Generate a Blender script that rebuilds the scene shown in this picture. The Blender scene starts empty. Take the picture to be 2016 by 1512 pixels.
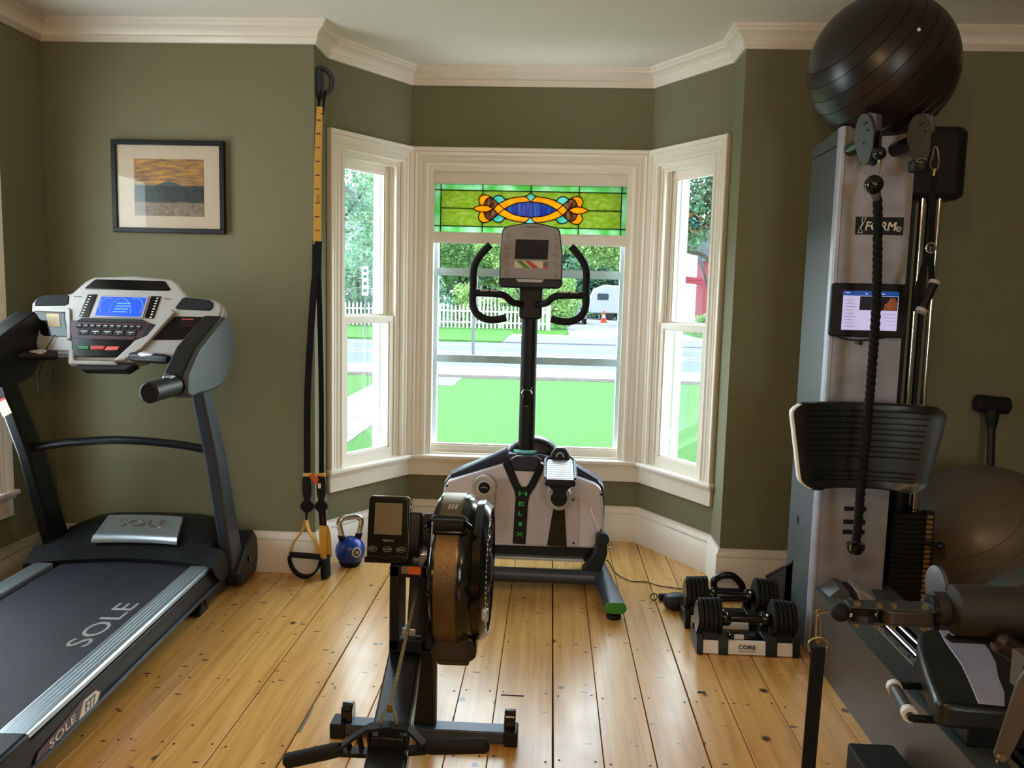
import bpy, bmesh, math, random
from math import sin, cos, pi, radians as RAD, sqrt, atan2
from mathutils import Vector as V, Matrix as M

SC = bpy.context.scene
COL = SC.collection
rnd = random.Random(7)

# ------------------------------------------------------------------ camera, sky, lamps, exposure
FPX, PITCH, YAW, ROLL, EYE = 1605.83, 0.1108, 0.0466, 0.0245, 1.5
fw = V((-sin(YAW)*cos(PITCH), cos(YAW)*cos(PITCH), -sin(PITCH)))
rt = V((cos(YAW), sin(YAW), 0)); up = rt.cross(fw)
r2 = rt*cos(ROLL)+up*sin(ROLL); u2 = up*cos(ROLL)-rt*sin(ROLL)
cam_d = bpy.data.cameras.new('camera'); cam = bpy.data.objects.new('camera', cam_d); COL.objects.link(cam)
cam_d.sensor_width = 36; cam_d.lens = FPX*36/2016; cam_d.clip_start = .02; cam_d.clip_end = 500
cam.matrix_world = M(((r2.x, u2.x, -fw.x, 0), (r2.y, u2.y, -fw.y, 0), (r2.z, u2.z, -fw.z, EYE), (0, 0, 0, 1)))
SC.camera = cam
SC.view_settings.view_transform = 'Standard'; SC.view_settings.look = 'None'
SC.view_settings.gamma = 1; SC.view_settings.use_curve_mapping = False
SC.view_settings.exposure = 0.0
W = bpy.data.worlds.new('overcast'); SC.world = W; W.use_nodes = True
nt = W.node_tree; bg = nt.nodes['Background']
SKY = 13.5
tc = nt.nodes.new('ShaderNodeTexCoord'); sp = nt.nodes.new('ShaderNodeSeparateXYZ'); rp = nt.nodes.new('ShaderNodeValToRGB')
nt.links.new(tc.outputs['Generated'], sp.inputs[0]); nt.links.new(sp.outputs['Z'], rp.inputs[0]); nt.links.new(rp.outputs[0], bg.inputs[0])
rp.color_ramp.elements[0].position = 0.0; rp.color_ramp.elements[0].color = (.92, .96, 1, 1)
rp.color_ramp.elements[1].position = 0.8; rp.color_ramp.elements[1].color = (.72, .84, 1, 1)
bg.inputs[1].default_value = SKY
SC.cycles.max_bounces = 8; SC.cycles.diffuse_bounces = 5; SC.cycles.glossy_bounces = 4; SC.cycles.transparent_max_bounces = 16
SC.cycles.sample_clamp_indirect = 4.0; SC.cycles.use_denoising = True
SC.cycles.caustics_reflective = False; SC.cycles.caustics_refractive = False
WARM = (1.0, .66, .35)
def lamp(name, loc, power, radius, color=WARM):
    d = bpy.data.lights.new(name, 'POINT'); d.energy = power; d.shadow_soft_size = radius; d.color = color
    o = bpy.data.objects.new(name, d); COL.objects.link(o); o.location = loc; return o
lamp('ceiling_lamp_light', (-.35, -.1, 2.5), 52, .12)
lamp('ceiling_lamp_light', (1.6, -.8, 2.45), 25, .12)
lamp('floor_lamp_light', (-.75, -1.6, 1.45), 20, .10)
def portal(loc, rot, sx, sy):
    d = bpy.data.lights.new('window_portal', 'AREA'); d.shape = 'RECTANGLE'; d.size = sx; d.size_y = sy
    d.cycles.is_portal = True
    o = bpy.data.objects.new('window_portal', d); COL.objects.link(o); o.location = loc; o.rotation_euler = rot

# ------------------------------------------------------------------ lettering meshes, made first while the scene is empty
WORDS = ['SOLE', 'F77', 'FORM', 'H', 'E', 'L', 'I', 'X', 'Helix', 'SET', 'MODE', 'RESET', 'MERACH', 'CORE', 'FITNESS', '20', '18', 'CAUTION',
         'INCLINE', 'SPEED', 'START', 'STOP', 'RESUME', 'R', '15']
TXT = {}
for w in WORDS:
    cu = bpy.data.curves.new('lettering', 'FONT'); cu.body = w; cu.resolution_u = 3; cu.extrude = .02; cu.offset = .022 if w in ('FORM', 'CORE', 'H', 'E', 'L', 'I', 'X', '20', '15') else 0
    ob = bpy.data.objects.new('lettering', cu); COL.objects.link(ob)
    TXT[w] = ob
dg = bpy.context.evaluated_depsgraph_get()
for w, ob in list(TXT.items()):
    me = bpy.data.meshes.new_from_object(ob.evaluated_get(dg)); bpy.data.objects.remove(ob)
    xs = [v.co.x for v in me.vertices]; ys = [v.co.y for v in me.vertices]
    cx, cy = (min(xs)+max(xs))/2, (min(ys)+max(ys))/2; wd = max(xs)-min(xs); ht = max(ys)-min(ys)
    for v in me.vertices: v.co.x = (v.co.x-cx)/wd; v.co.y = (v.co.y-cy)/ht
    me.materials.clear()
    TXT[w] = me

# ------------------------------------------------------------------ materials
def lin(h):
    h = h.lstrip('#'); c = [int(h[i:i+2], 16)/255 for i in (0, 2, 4)]
    return tuple(x/12.92 if x <= .04045 else ((x+.055)/1.055)**2.4 for x in c)
SPECS = []
def mk(name):
    m = bpy.data.materials.new(name); m.use_nodes = True
    return m, m.node_tree, m.node_tree.nodes['Principled BSDF']
def node(t, typ, **kw):
    n = t.nodes.new(typ)
    for k, v in kw.items():
        if k in ('operation', 'data_type', 'blend_type', 'noise_dimensions', 'feature', 'wave_type', 'bands_direction', 'distance', 'wave_profile', 'voronoi_dimensions'): setattr(n, k, v)
        else: n.inputs[k].default_value = v
    return n
def mat(name, col, rough=.5, metal=0, vary=.06, scale=30, bump=0, bscale=200, coat=0, spec=.5, emit=None, stretch=(1, 1, 1), sheen=0):
    m, t, b = mk(name)
    c = lin(col) if isinstance(col, str) else col
    tc = node(t, 'ShaderNodeTexCoord'); mp = node(t, 'ShaderNodeMapping'); mp.inputs['Scale'].default_value = stretch
    t.links.new(tc.outputs['Object'], mp.inputs[0])
    if vary:
        n = node(t, 'ShaderNodeTexNoise', Scale=scale, Detail=4); t.links.new(mp.outputs[0], n.inputs['Vector'])
        r = node(t, 'ShaderNodeValToRGB'); e = r.color_ramp.elements
        e[0].position, e[1].position = .3, .7
        e[0].color = (*[x*(1-vary) for x in c], 1); e[1].color = (*[min(1, x*(1+vary)) for x in c], 1)
        t.links.new(n.outputs['Fac'], r.inputs[0]); t.links.new(r.outputs[0], b.inputs['Base Color'])
    else: b.inputs['Base Color'].default_value = (*c, 1)
    if bump:
        n2 = node(t, 'ShaderNodeTexNoise', Scale=bscale, Detail=2); t.links.new(mp.outputs[0], n2.inputs['Vector'])
        bp = node(t, 'ShaderNodeBump', Strength=bump, Distance=.002); t.links.new(n2.outputs['Fac'], bp.inputs['Height']); t.links.new(bp.outputs[0], b.inputs['Normal'])
    b.inputs['Roughness'].default_value = rough; b.inputs['Metallic'].default_value = metal
    b.inputs['Specular IOR Level'].default_value = spec
    SPECS.append(b)
    if coat: b.inputs['Coat Weight'].default_value = coat; b.inputs['Coat Roughness'].default_value = .12
    if sheen: b.inputs['Sheen Weight'].default_value = sheen
    if emit: b.inputs['Emission Color'].default_value = (*lin(emit[0]), 1); b.inputs['Emission Strength'].default_value = emit[1]
    return m
def glass_mat(name, tint=(1, 1, 1), refl=1.0):
    m = bpy.data.materials.new(name); m.use_nodes = True; t = m.node_tree; t.nodes.remove(t.nodes['Principled BSDF'])
    out = t.nodes['Material Output']; tr = node(t, 'ShaderNodeBsdfTransparent', Color=(*tint, 1)); gl = node(t, 'ShaderNodeBsdfGlossy', Roughness=.02)
    fr = node(t, 'ShaderNodeFresnel', IOR=1.45); mx = node(t, 'ShaderNodeMixShader')
    mu = node(t, 'ShaderNodeMath', operation='MULTIPLY'); mu.inputs[1].default_value = refl
    t.links.new(fr.outputs[0], mu.inputs[0]); t.links.new(mu.outputs[0], mx.inputs[0]); t.links.new(tr.outputs[0], mx.inputs[1]); t.links.new(gl.outputs[0], mx.inputs[2])
    t.links.new(mx.outputs[0], out.inputs[0]); return m
def stained_mat(name, c1, c2, scale=20, stretch=(1, 1, 1), clear=.55, gain=.56):
    m = bpy.data.materials.new(name); m.use_nodes = True; t = m.node_tree; t.nodes.remove(t.nodes['Principled BSDF'])
    out = t.nodes['Material Output']; tc = node(t, 'ShaderNodeTexCoord'); mp = node(t, 'ShaderNodeMapping'); mp.inputs['Scale'].default_value = stretch
    n = node(t, 'ShaderNodeTexNoise', Scale=scale, Detail=3); r = node(t, 'ShaderNodeValToRGB'); e = r.color_ramp.elements
    e[0].position, e[1].position = .38, .64; e[0].color = (*[x*gain for x in lin(c1)], 1); e[1].color = (*[x*gain for x in lin(c2)], 1)
    t.links.new(tc.outputs['Object'], mp.inputs[0]); t.links.new(mp.outputs[0], n.inputs['Vector']); t.links.new(n.outputs['Fac'], r.inputs[0])
    tr = node(t, 'ShaderNodeBsdfTransparent'); tl = node(t, 'ShaderNodeBsdfTranslucent'); gl = node(t, 'ShaderNodeBsdfGlossy', Roughness=.15)
    t.links.new(r.outputs[0], tr.inputs[0]); t.links.new(r.outputs[0], tl.inputs[0])
    m1 = node(t, 'ShaderNodeMixShader', Fac=clear); t.links.new(tl.outputs[0], m1.inputs[1]); t.links.new(tr.outputs[0], m1.inputs[2])
    m2 = node(t, 'ShaderNodeMixShader', Fac=.003); t.links.new(m1.outputs[0], m2.inputs[1]); t.links.new(gl.outputs[0], m2.inputs[2])
    t.links.new(m2.outputs[0], out.inputs[0]); return m
def leaf_mat(name, c1, c2):
    m = bpy.data.materials.new(name); m.use_nodes = True; t = m.node_tree; t.nodes.remove(t.nodes['Principled BSDF'])
    out = t.nodes['Material Output']; tc = node(t, 'ShaderNodeTexCoord'); n = node(t, 'ShaderNodeTexNoise', Scale=1.6, Detail=5); r = node(t, 'ShaderNodeValToRGB'); e = r.color_ramp.elements
    e[0].position, e[1].position = .35, .65; e[0].color = (*lin(c1), 1); e[1].color = (*lin(c2), 1)
    t.links.new(tc.outputs['Object'], n.inputs['Vector']); t.links.new(n.outputs['Fac'], r.inputs[0])
    d = node(t, 'ShaderNodeBsdfDiffuse'); l = node(t, 'ShaderNodeBsdfTranslucent'); mx = node(t, 'ShaderNodeMixShader', Fac=.35)
    t.links.new(r.outputs[0], d.inputs[0]); t.links.new(r.outputs[0], l.inputs[0]); t.links.new(d.outputs[0], mx.inputs[1]); t.links.new(l.outputs[0], mx.inputs[2]); t.links.new(mx.outputs[0], out.inputs[0])
    return m

def pine_mat():
    m, t, b = mk('varnished_pine'); L = t.links.new
    tc = node(t, 'ShaderNodeTexCoord'); oi = node(t, 'ShaderNodeObjectInfo')
    off = node(t, 'ShaderNodeVectorMath', operation='SCALE'); off.inputs[0].default_value = (13.1, 57.7, 0); L(oi.outputs['Random'], off.inputs['Scale'])
    ad = node(t, 'ShaderNodeVectorMath', operation='ADD'); L(tc.outputs['Object'], ad.inputs[0]); L(off.outputs[0], ad.inputs[1])
    mp = node(t, 'ShaderNodeMapping'); mp.inputs['Scale'].default_value = (9, .55, 1); L(ad.outputs[0], mp.inputs[0])
    g = node(t, 'ShaderNodeTexNoise', Scale=3.2, Detail=6, Distortion=.5); L(mp.outputs[0], g.inputs['Vector'])
    gr = node(t, 'ShaderNodeValToRGB'); e = gr.color_ramp.elements; e[0].position, e[1].position = .3, .72
    e[0].color = (*lin('#C09055'), 1); e[1].color = (*lin('#DDB274'), 1); L(g.outputs['Fac'], gr.inputs[0])
    # thin darker growth lines
    mp3 = node(t, 'ShaderNodeMapping'); mp3.inputs['Scale'].default_value = (26, .5, 1); L(ad.outputs[0], mp3.inputs[0])
    g3 = node(t, 'ShaderNodeTexNoise', Scale=2.5, Detail=3, Distortion=.3); L(mp3.outputs[0], g3.inputs['Vector'])
    r3 = node(t, 'ShaderNodeValToRGB'); e = r3.color_ramp.elements; e[0].position, e[1].position = .56, .68; e[0].color = (1, 1, 1, 1); e[1].color = (.84, .74, .6, 1); L(g3.outputs['Fac'], r3.inputs[0])
    m1 = node(t, 'ShaderNodeMix', data_type='RGBA', blend_type='MULTIPLY'); m1.inputs[0].default_value = .8; L(gr.outputs[0], m1.inputs[6]); L(r3.outputs[0], m1.inputs[7])
    # knots, two sizes
    cur = m1.outputs[2]
    for sc, th, thr, dist in ((3.6, .085, .22, (1, 1, 1)), (7.5, .10, .28, (.6, 1.5, 1))):
        mk_ = node(t, 'ShaderNodeMapping'); mk_.inputs['Scale'].default_value = (1, .8, 1) if sc < 5 else dist; L(ad.outputs[0], mk_.inputs[0])
        vo = node(t, 'ShaderNodeTexVoronoi', voronoi_dimensions='2D', Scale=sc); L(mk_.outputs[0], vo.inputs['Vector'])
        # only some cells hold a knot, each its own size
        sx = node(t, 'ShaderNodeSeparateColor'); L(vo.outputs['Color'], sx.inputs[0])
        sel = node(t, 'ShaderNodeMath', operation='GREATER_THAN'); sel.inputs[1].default_value = thr; L(sx.outputs[0], sel.inputs[0])
        sz = node(t, 'ShaderNodeMath', operation='MULTIPLY_ADD'); sz.inputs[1].default_value = th*.8; sz.inputs[2].default_value = th*.35; L(sx.outputs[1], sz.inputs[0])
        wob = node(t, 'ShaderNodeTexNoise', Scale=40); L(ad.outputs[0], wob.inputs['Vector'])
        wd = node(t, 'ShaderNodeMath', operation='MULTIPLY_ADD'); wd.inputs[1].default_value = .05; wd.label = 'wobble'; L(wob.outputs['Fac'], wd.inputs[0]); L(vo.outputs['Distance'], wd.inputs[2])
        dv = node(t, 'ShaderNodeMath', operation='DIVIDE'); L(wd.outputs[0], dv.inputs[0]); L(sz.outputs[0], dv.inputs[1])
        kr = node(t, 'ShaderNodeValToRGB'); e = kr.color_ramp.elements; e[0].position, e[1].position = .62, 1.0; e[0].color = (1, 1, 1, 1); e[1].color = (0, 0, 0, 1)
        q = kr.color_ramp.elements.new(.9); q.color = (.35, .35, .35, 1)
        L(dv.outputs[0], kr.inputs[0])
        f = node(t, 'ShaderNodeMath', operation='MULTIPLY'); L(kr.outputs[0], f.inputs[0]); L(sel.outputs[0], f.inputs[1])
        mx = node(t, 'ShaderNodeMix', data_type='RGBA'); mx.inputs[7].default_value = (*lin('#4A2A14'), 1); L(f.outputs[0], mx.inputs[0]); L(cur, mx.inputs[6]); cur = mx.outputs[2]
    # per board tone
    tn = node(t, 'ShaderNodeMath', operation='MULTIPLY_ADD'); tn.inputs[1].default_value = .16; tn.inputs[2].default_value = .92; L(oi.outputs['Random'], tn.inputs[0])
    hv = node(t, 'ShaderNodeHueSaturation', Saturation=1.08); L(tn.outputs[0], hv.inputs['Value']); L(cur, hv.inputs['Color'])
    L(hv.outputs[0], b.inputs['Base Color'])
    rn = node(t, 'ShaderNodeTexNoise', Scale=9, Detail=4); L(ad.outputs[0], rn.inputs['Vector'])
    rr = node(t, 'ShaderNodeMapRange'); rr.inputs[3].default_value = .22; rr.inputs[4].default_value = .42; L(rn.outputs['Fac'], rr.inputs[0]); L(rr.outputs[0], b.inputs['Roughness'])
    bp = node(t, 'ShaderNodeBump', Strength=.12, Distance=.002); L(g.outputs['Fac'], bp.inputs['Height']); L(bp.outputs[0], b.inputs['Normal'])
    b.inputs['Coat Weight'].default_value = .35; b.inputs['Coat Roughness'].default_value = .2
    return m

MT = dict(
    pine=pine_mat(), gap=mat('joint_dirt', '#1B0F07', .9), nail=mat('nail_iron', '#20140C', .6),
    wall=mat('sage_paint', '#76745A', .75, vary=.02, scale=6, bump=.05, bscale=500, spec=.25),
    white=mat('ivory_gloss_paint', '#EAE2D6', .38, vary=.015, scale=8), ceil=mat('ceiling_paint', '#E9E5DA', .85, vary=.01, scale=4, spec=.2),
    glass=glass_mat('window_glass', (.93, .98, .97), .22), pglass=glass_mat('picture_glass', (1, 1, 1), .4),
    storm=mat('storm_frame_grey', '#DDE8F6', .5), lead=mat('lead_came', '#1C1A16', .6),
    black=mat('black_plastic', '#141416', .45, spec=.28), black2=mat('black_gloss', '#0B0B0D', .16, spec=.28, coat=.4), blackm=mat('black_metal', '#101114', .35, spec=.28, bump=.03, bscale=400),
    rubber=mat('black_rubber', '#131314', .7, spec=.28, bump=.1, bscale=300), cloth=mat('black_webbing', '#0C0C0E', .85, spec=.28, bump=.2, bscale=900),
    slate=mat('slate_grey_metal', '#3D4450', .38, metal=.35), slate2=mat('dark_grey_plastic', '#1C1F24', .45, spec=.28), silver=mat('silver_plastic', '#A8A4A0', .35, metal=.1, vary=.02),
    alu=mat('brushed_aluminium', '#C2CCD4', .34, metal=.85, vary=.08, scale=6, stretch=(60, 1, 60)), chrome=mat('chrome', '#D5D5D5', .12, metal=1, vary=0), steel=mat('brushed_steel', '#504B46', .3, metal=.9),
    belt=mat('running_belt', '#1D1D25', .62, vary=.25, scale=7, bump=.25, bscale=700, stretch=(1, .4, 1)), yellow=mat('yellow_webbing', '#D2A24A', .8, bump=.2, bscale=700), orange=mat('orange_plastic', '#C2561C', .5),
    blue=mat('blue_urethane', '#12349A', .3, vary=.08), green=mat('green_plastic', '#2F7A1C', .4), greenl=mat('green_lettering', '#22B04A', .5), teal=mat('teal_ring', '#7FC9CC', .35),
    lwhite=mat('white_print', '#E8E6E2', .5), pearl=mat('pearl_white_plastic', '#D2CEDA', .3, vary=.02, coat=.3), pearl2=mat('pearl_panel_plastic', '#BDB7C2', .38, vary=.02),
    bronze=mat('perforated_bronze', '#6A5638', .35, metal=.7, vary=.45, scale=260, bump=.4, bscale=420), red=mat('red_key', '#B5281E', .4), red2=mat('coral_key', '#D9564C', .4), keyg=mat('green_key', '#0C7A40', .4), maroon=mat('maroon_panel', '#3A0E16', .35),
    paper=mat('mat_board', '#D8C8B2', .8, vary=.01), label=mat('sticker_paper', '#D6C396', .7, vary=.12, scale=90), lcd=mat('lcd_grey', '#6E6656', .25), gold=mat('gold_tag', '#8E6E40', .4, metal=.3),
    gunmetal=mat('grey_green_paint', '#43494A', .5, metal=.15), pulleyp=mat('dark_pulley_paint', '#2A2D2B', .45), silverp=mat('silver_hammertone', '#9C9EAC', .42, metal=.3, vary=.12, scale=14), vinyl=mat('dark_vinyl', '#15191C', .32, bump=.12, bscale=500), lilac=mat('grey_vinyl', '#9A98A8', .45),
    foam=mat('brown_black_foam', '#211D1A', .7, bump=.15, bscale=400), bolt=mat('bolt_brass', '#8E7A55', .35, metal=.8), brownp=mat('brown_painted_steel', '#544A40', .45, metal=.3),
    ball=mat('black_ball_vinyl', '#1A1413', .33, vary=.12, scale=12, bump=.04), ballg=mat('grey_ball_vinyl', '#5C534A', .36, vary=.05), tpanel=mat('matte_grey_panel', '#4A4C52', .5))

# ------------------------------------------------------------------ geometry helpers
INV = {}
class MB:
    def __init__(s): s.v = []; s.f = []
    def add(s, vs, fs):
        k = len(s.v); s.v += [tuple(p) for p in vs]; s.f += [tuple(i+k for i in f) for f in fs]; return s
    def box(s, x0, x1, y0, y1, z0, z1, T=None):
        vs = [V((x, y, z)) for z in (z0, z1) for x, y in ((x0, y0), (x1, y0), (x1, y1), (x0, y1))]
        if T: vs = [T(p) if callable(T) else T @ p for p in vs]
        return s.add(vs, [(3, 2, 1, 0), (4, 5, 6, 7), (0, 1, 5, 4), (1, 2, 6, 5), (2, 3, 7, 6), (3, 0, 4, 7)])
    def prism(s, poly, d0, d1, F):
        """poly in 2D, F(a, b, d) -> world point; between depths d0 and d1"""
        n = len(poly); vs = [F(a, b, d0) for a, b in poly]+[F(a, b, d1) for a, b in poly]
        fs = [tuple(range(n-1, -1, -1)), tuple(range(n, 2*n))]+[(i, (i+1) % n, n+(i+1) % n, n+i) for i in range(n)]
        return s.add(vs, fs)
    def loft(s, rings, closed=True, caps=True):
        n = len(rings[0]); vs = [p for r in rings for p in r]; fs = []
        for k in range(len(rings)-1):
            for i in range(n if closed else n-1):
                j = (i+1) % n; fs.append((k*n+i, k*n+j, (k+1)*n+j, (k+1)*n+i))
        if caps: fs += [tuple(range(n-1, -1, -1)), tuple((len(rings)-1)*n+i for i in range(n))]
        return s.add(vs, fs)
    def tube(s, pts, r, seg=10, closed=False, caps=True, flat=1.0, upv=None):
        pts = [V(p) for p in pts]; n = len(pts); rings = []; prev = None
        for i, p in enumerate(pts):
            a = pts[i-1] if (i > 0 or closed) else p; b = pts[(i+1) % n] if (i < n-1 or closed) else p
            d = (b-a).normalized()
            if prev is None:
                h = V(upv) if upv else (V((0, 0, 1)) if abs(d.z) < .9 else V((1, 0, 0)))
            else: h = prev
            e1 = (h-d*h.dot(d)).normalized(); prev = e1; e2 = d.cross(e1); rr = r[i] if isinstance(r, (list, tuple)) else r
            rings.append([p+(e1*cos(t)*flat+e2*sin(t))*rr for t in [2*pi*k/seg for k in range(seg)]])
        if closed: rings.append(rings[0])
        return s.loft(rings, True, caps and not closed)
    def strip(s, pts, wv, nv, w, th):
        """flat webbing: along pts, width along wv, thickness along nv (single vectors or lists)"""
        rings = []
        for i, p in enumerate(pts):
            a = V(wv[i] if isinstance(wv, list) else wv).normalized()*(w[i] if isinstance(w, list) else w)/2; b = V(nv[i] if isinstance(nv, list) else nv).normalized()*th/2; p = V(p)
            rings.append([p-a-b, p+a-b, p+a+b, p-a+b])
        return s.loft(rings)
    def lathe(s, prof, seg=24, c=(0, 0, 0), axis='z', caps=True):
        c = V(c); rings = []
        for r, h in prof:
            ring = []
            for k in range(seg):
                t = 2*pi*k/seg; a, b = r*cos(t), r*sin(t)
                ring.append(c+(V((a, b, h)) if axis == 'z' else V((h, a, b)) if axis == 'x' else V((b, h, a))))
            rings.append(ring)
        return s.loft(rings, True, caps)
    def ball(s, c, r, seg=24, rings=14, sc=(1, 1, 1)):
        c = V(c); R = []
        for i in range(rings+1):
            t = pi*i/rings; rr = max(sin(t), .002)*r; R.append([c+V((rr*cos(2*pi*k/seg)*sc[0], rr*sin(2*pi*k/seg)*sc[1], -cos(t)*r*sc[2])) for k in range(seg)])
        return s.loft(R)
    def build(s, name, m, parent=None, smooth=35, bevel=0, seg=2, local=False):
        me = bpy.data.meshes.new(name); vs = s.v
        if parent is not None and not local:
            iv = INV[parent.name]; vs = [tuple(iv @ V(p)) for p in vs]
        me.from_pydata(vs, [], s.f); me.update()
        bm = bmesh.new(); bm.from_mesh(me); bmesh.ops.recalc_face_normals(bm, faces=bm.faces); bm.to_mesh(me); bm.free()
        me.materials.append(MT[m] if isinstance(m, str) else m)
        if smooth:
            me.polygons.foreach_set('use_smooth', [True]*len(me.polygons)); me.set_sharp_from_angle(angle=RAD(smooth))
        o = bpy.data.objects.new(name, me); COL.objects.link(o)
        if parent is not None: o.parent = parent; INV[o.name] = INV[parent.name]
        else: INV[o.name] = M()
        if bevel:
            b = o.modifiers.new('bevel', 'BEVEL'); b.width = bevel; b.segments = seg; b.limit_method = 'ANGLE'; b.angle_limit = RAD(40)
        return o
def tag(o, label=None, cat=None, group=None, kind=None):
    if label: o['label'] = label
    if cat: o['category'] = cat
    if group: o['group'] = group
    if kind: o['kind'] = kind
    return o
def thing(name, label, cat, loc=(0, 0, 0), rz=0, group=None):
    o = bpy.data.objects.new(name, None); COL.objects.link(o); o.location = loc; o.rotation_euler = (0, 0, rz); o.empty_display_size = .1
    INV[o.name] = (M.Translation(loc) @ M.Rotation(rz, 4, 'Z')).inverted()
    return tag(o, label, cat, group)
def struct(o, label=None): o['kind'] = 'structure'; return tag(o, label)
def sroot(name, label=None):
    o = bpy.data.objects.new(name, None); COL.objects.link(o); INV[o.name] = M(); return struct(o, label)
def copy_tree(o, parent=None):
    c = o.copy(); COL.objects.link(c)
    if parent: c.parent = parent; c.matrix_parent_inverse = o.matrix_parent_inverse
    INV[c.name] = M()
    for ch in list(o.children): copy_tree(ch, c)
    return c
def text(word, name, m, parent, o, xd, yd, w, h, local=False, depth=.001):
    xd = V(xd).normalized(); yd = V(yd).normalized(); zd = xd.cross(yd); o = V(o)
    T = M(((xd.x*w, yd.x*h, zd.x*depth/.04, o.x), (xd.y*w, yd.y*h, zd.y*depth/.04, o.y), (xd.z*w, yd.z*h, zd.z*depth/.04, o.z), (0, 0, 0, 1)))
    me = TXT[word].copy(); me.transform(T if local else INV[parent.name] @ T); me.materials.append(MT[m]); me.name = name
    ob = bpy.data.objects.new(name, me); COL.objects.link(ob); ob.parent = parent; INV[ob.name] = INV[parent.name]; return ob
def rrect(w, h, r, n=5, cx=0, cy=0):
    out = []
    for sx, sy, t0 in ((1, 1, 0), (-1, 1, 90), (-1, -1, 180), (1, -1, 270)):
        for k in range(n+1):
            t = RAD(t0+90*k/n); out.append((cx+sx*(w/2-r)+r*cos(t), cy+sy*(h/2-r)+r*sin(t)))
    return out
def smoothpts(pts, n=4, closed=False):
    """Catmull-Rom through pts"""
    P = [V(p) for p in pts]; out = []; N = len(P)
    for i in range(N if closed else N-1):
        g = lambda k: P[k % N] if closed else P[max(0, min(N-1, k))]
        p0, p1, p2, p3 = g(i-1), g(i), g(i+1), g(i+2)
        for k in range(n):
            t = k/n; out.append(.5*((2*p1)+(p2-p0)*t+(2*p0-5*p1+4*p2-p3)*t*t+(3*p1-p0-3*p2+p3)*t**3))
    if not closed: out.append(P[-1])
    return out
XZ = lambda a, b, d: V((a, d, b))      # upright face, depth along y
XY = lambda a, b, d: V((a, b, d))      # flat plan, depth along z
YZ = lambda a, b, d: V((d, a, b))      # side face, depth along x
# ================================================================== ROOM
DF, DJ, DB = 4.142, 4.377, 4.922
XL, X1, X2, X3, X4, XR = -2.608, -1.215, -.861, .559, .901, 2.75
YB, H, ZC, ZB = -2.3, 2.80, 2.70, .218
TW = .17
# -------- floor: sub-floor slab and single pine boards
fl = MB().box(XL-.1, XR+.1, YB-.1, DF+.1, -.06, -.024).box(X1-.05, X4+.05, DF, DB+.05, -.06, -.024).build('floor', 'gap'); struct(fl, 'old wide-board pine floor')
edges = [-2.64, -2.42, -2.23, -2.05, -1.86, -1.68, -1.494, -1.371, -1.219, -1.052, -.824, -.608, -.305, -.166, .046, .211, .382, .557, .702, .883, 1.095, 1.27, 1.45, 1.63, 1.81, 2.0, 2.2, 2.4, 2.6, 2.78]
widegap = {-1.052: .0045, -.824: .005, .046: .005, .557: .0045, -.608: .003, .702: .003, .382: .003, .883: .003}
E1, E2, E3, E4 = X1-.04, X2-.04, X3+.04, X4+.04
def yroom(x):
    if x <= E1 or x >= E4: return DF+.03
    if x < E2: return DJ+.03+(x-E1)/(E2-E1)*(DB-DJ)
    if x <= E3: return DB+.03
    return DB+.03-(x-E3)/(E4-E3)*(DB-DJ)
nails = MB(); rr = random.Random(3)
for i in range(len(edges)-1):
    g0, g1 = widegap.get(edges[i], .0022)/2, widegap.get(edges[i+1], .0022)/2
    a, b = edges[i]+g0, edges[i+1]-g1
    pl = [(a, YB), (b, YB)]; xs = [b]+[e for e in (E4-1e-3, E4+1e-3, E3, E2, E1+1e-3, E1-1e-3) if a < e < b]+[a]
    pl += [(x, yroom(x)) for x in xs]
    dz = rr.uniform(-.0006, .0006)
    MB().prism(pl, -.024, dz, XY).build('floor_board', 'pine', fl, bevel=.0015, seg=1)
    y = -.15
    while y < 4.9:
        for x in (a+.022, b-.022):
            yy = y+rr.uniform(-.012, .012)
            if rr.random() < .9 and yy < yroom(x)-.03 and b-a > .1:
                nails.lathe([(.0045, -.003), (.0045, .0009)], 6, (x+rr.uniform(-.006, .006), yy, dz))
        y += .44
o = nails.build('nail_heads', 'nail', fl, smooth=0); o['kind'] = 'stuff'
# small black splits in the boards
for (x, y, l, w) in ((-.148, 2.905, .085, .010), (.60, 3.0, .03, .012)):
    MB().box(x, x+l, y, y+w, -.002, .0012).build('wood_split', 'gap', fl)
MB().prism([(-.822, 2.59), (-.812, 2.58), (-.812, 2.70), (-.822, 2.80)], -.002, .0014, XY).build('worn_edge', 'lcd', fl)

# -------- plan frames: (s along wall, n into the room, z)
def frame(P, Q):
    P, Q = V((*P, 0)), V((*Q, 0)); d = (Q-P).normalized(); n = V((d.y, -d.x, 0)); L = (Q-P).length
    return (lambda s, nn, z: P+d*s+n*nn+V((0, 0, z))), L
FBL, LBL = frame((X1, DJ), (X2, DB)); FBB, LBB = frame((X2, DB), (X3, DB)); FBR, LBR = frame((X3, DB), (X4, DJ))
FLW, LLW = frame((XL, YB), (XL, DF))
FRW, LRW = frame((XR, DF), (XR, YB)); FRE, LRE = frame((XR, YB), (XL, YB))
def fbox(mb, F, s0, s1, n0, n1, z0, z1):
    vs = [F(s, n, z) for z in (z0, z1) for s, n in ((s0, n0), (s1, n0), (s1, n1), (s0, n1))]
    return mb.add(vs, [(3, 2, 1, 0), (4, 5, 6, 7), (0, 1, 5, 4), (1, 2, 6, 5), (2, 3, 7, 6), (3, 0, 4, 7)])
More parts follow.
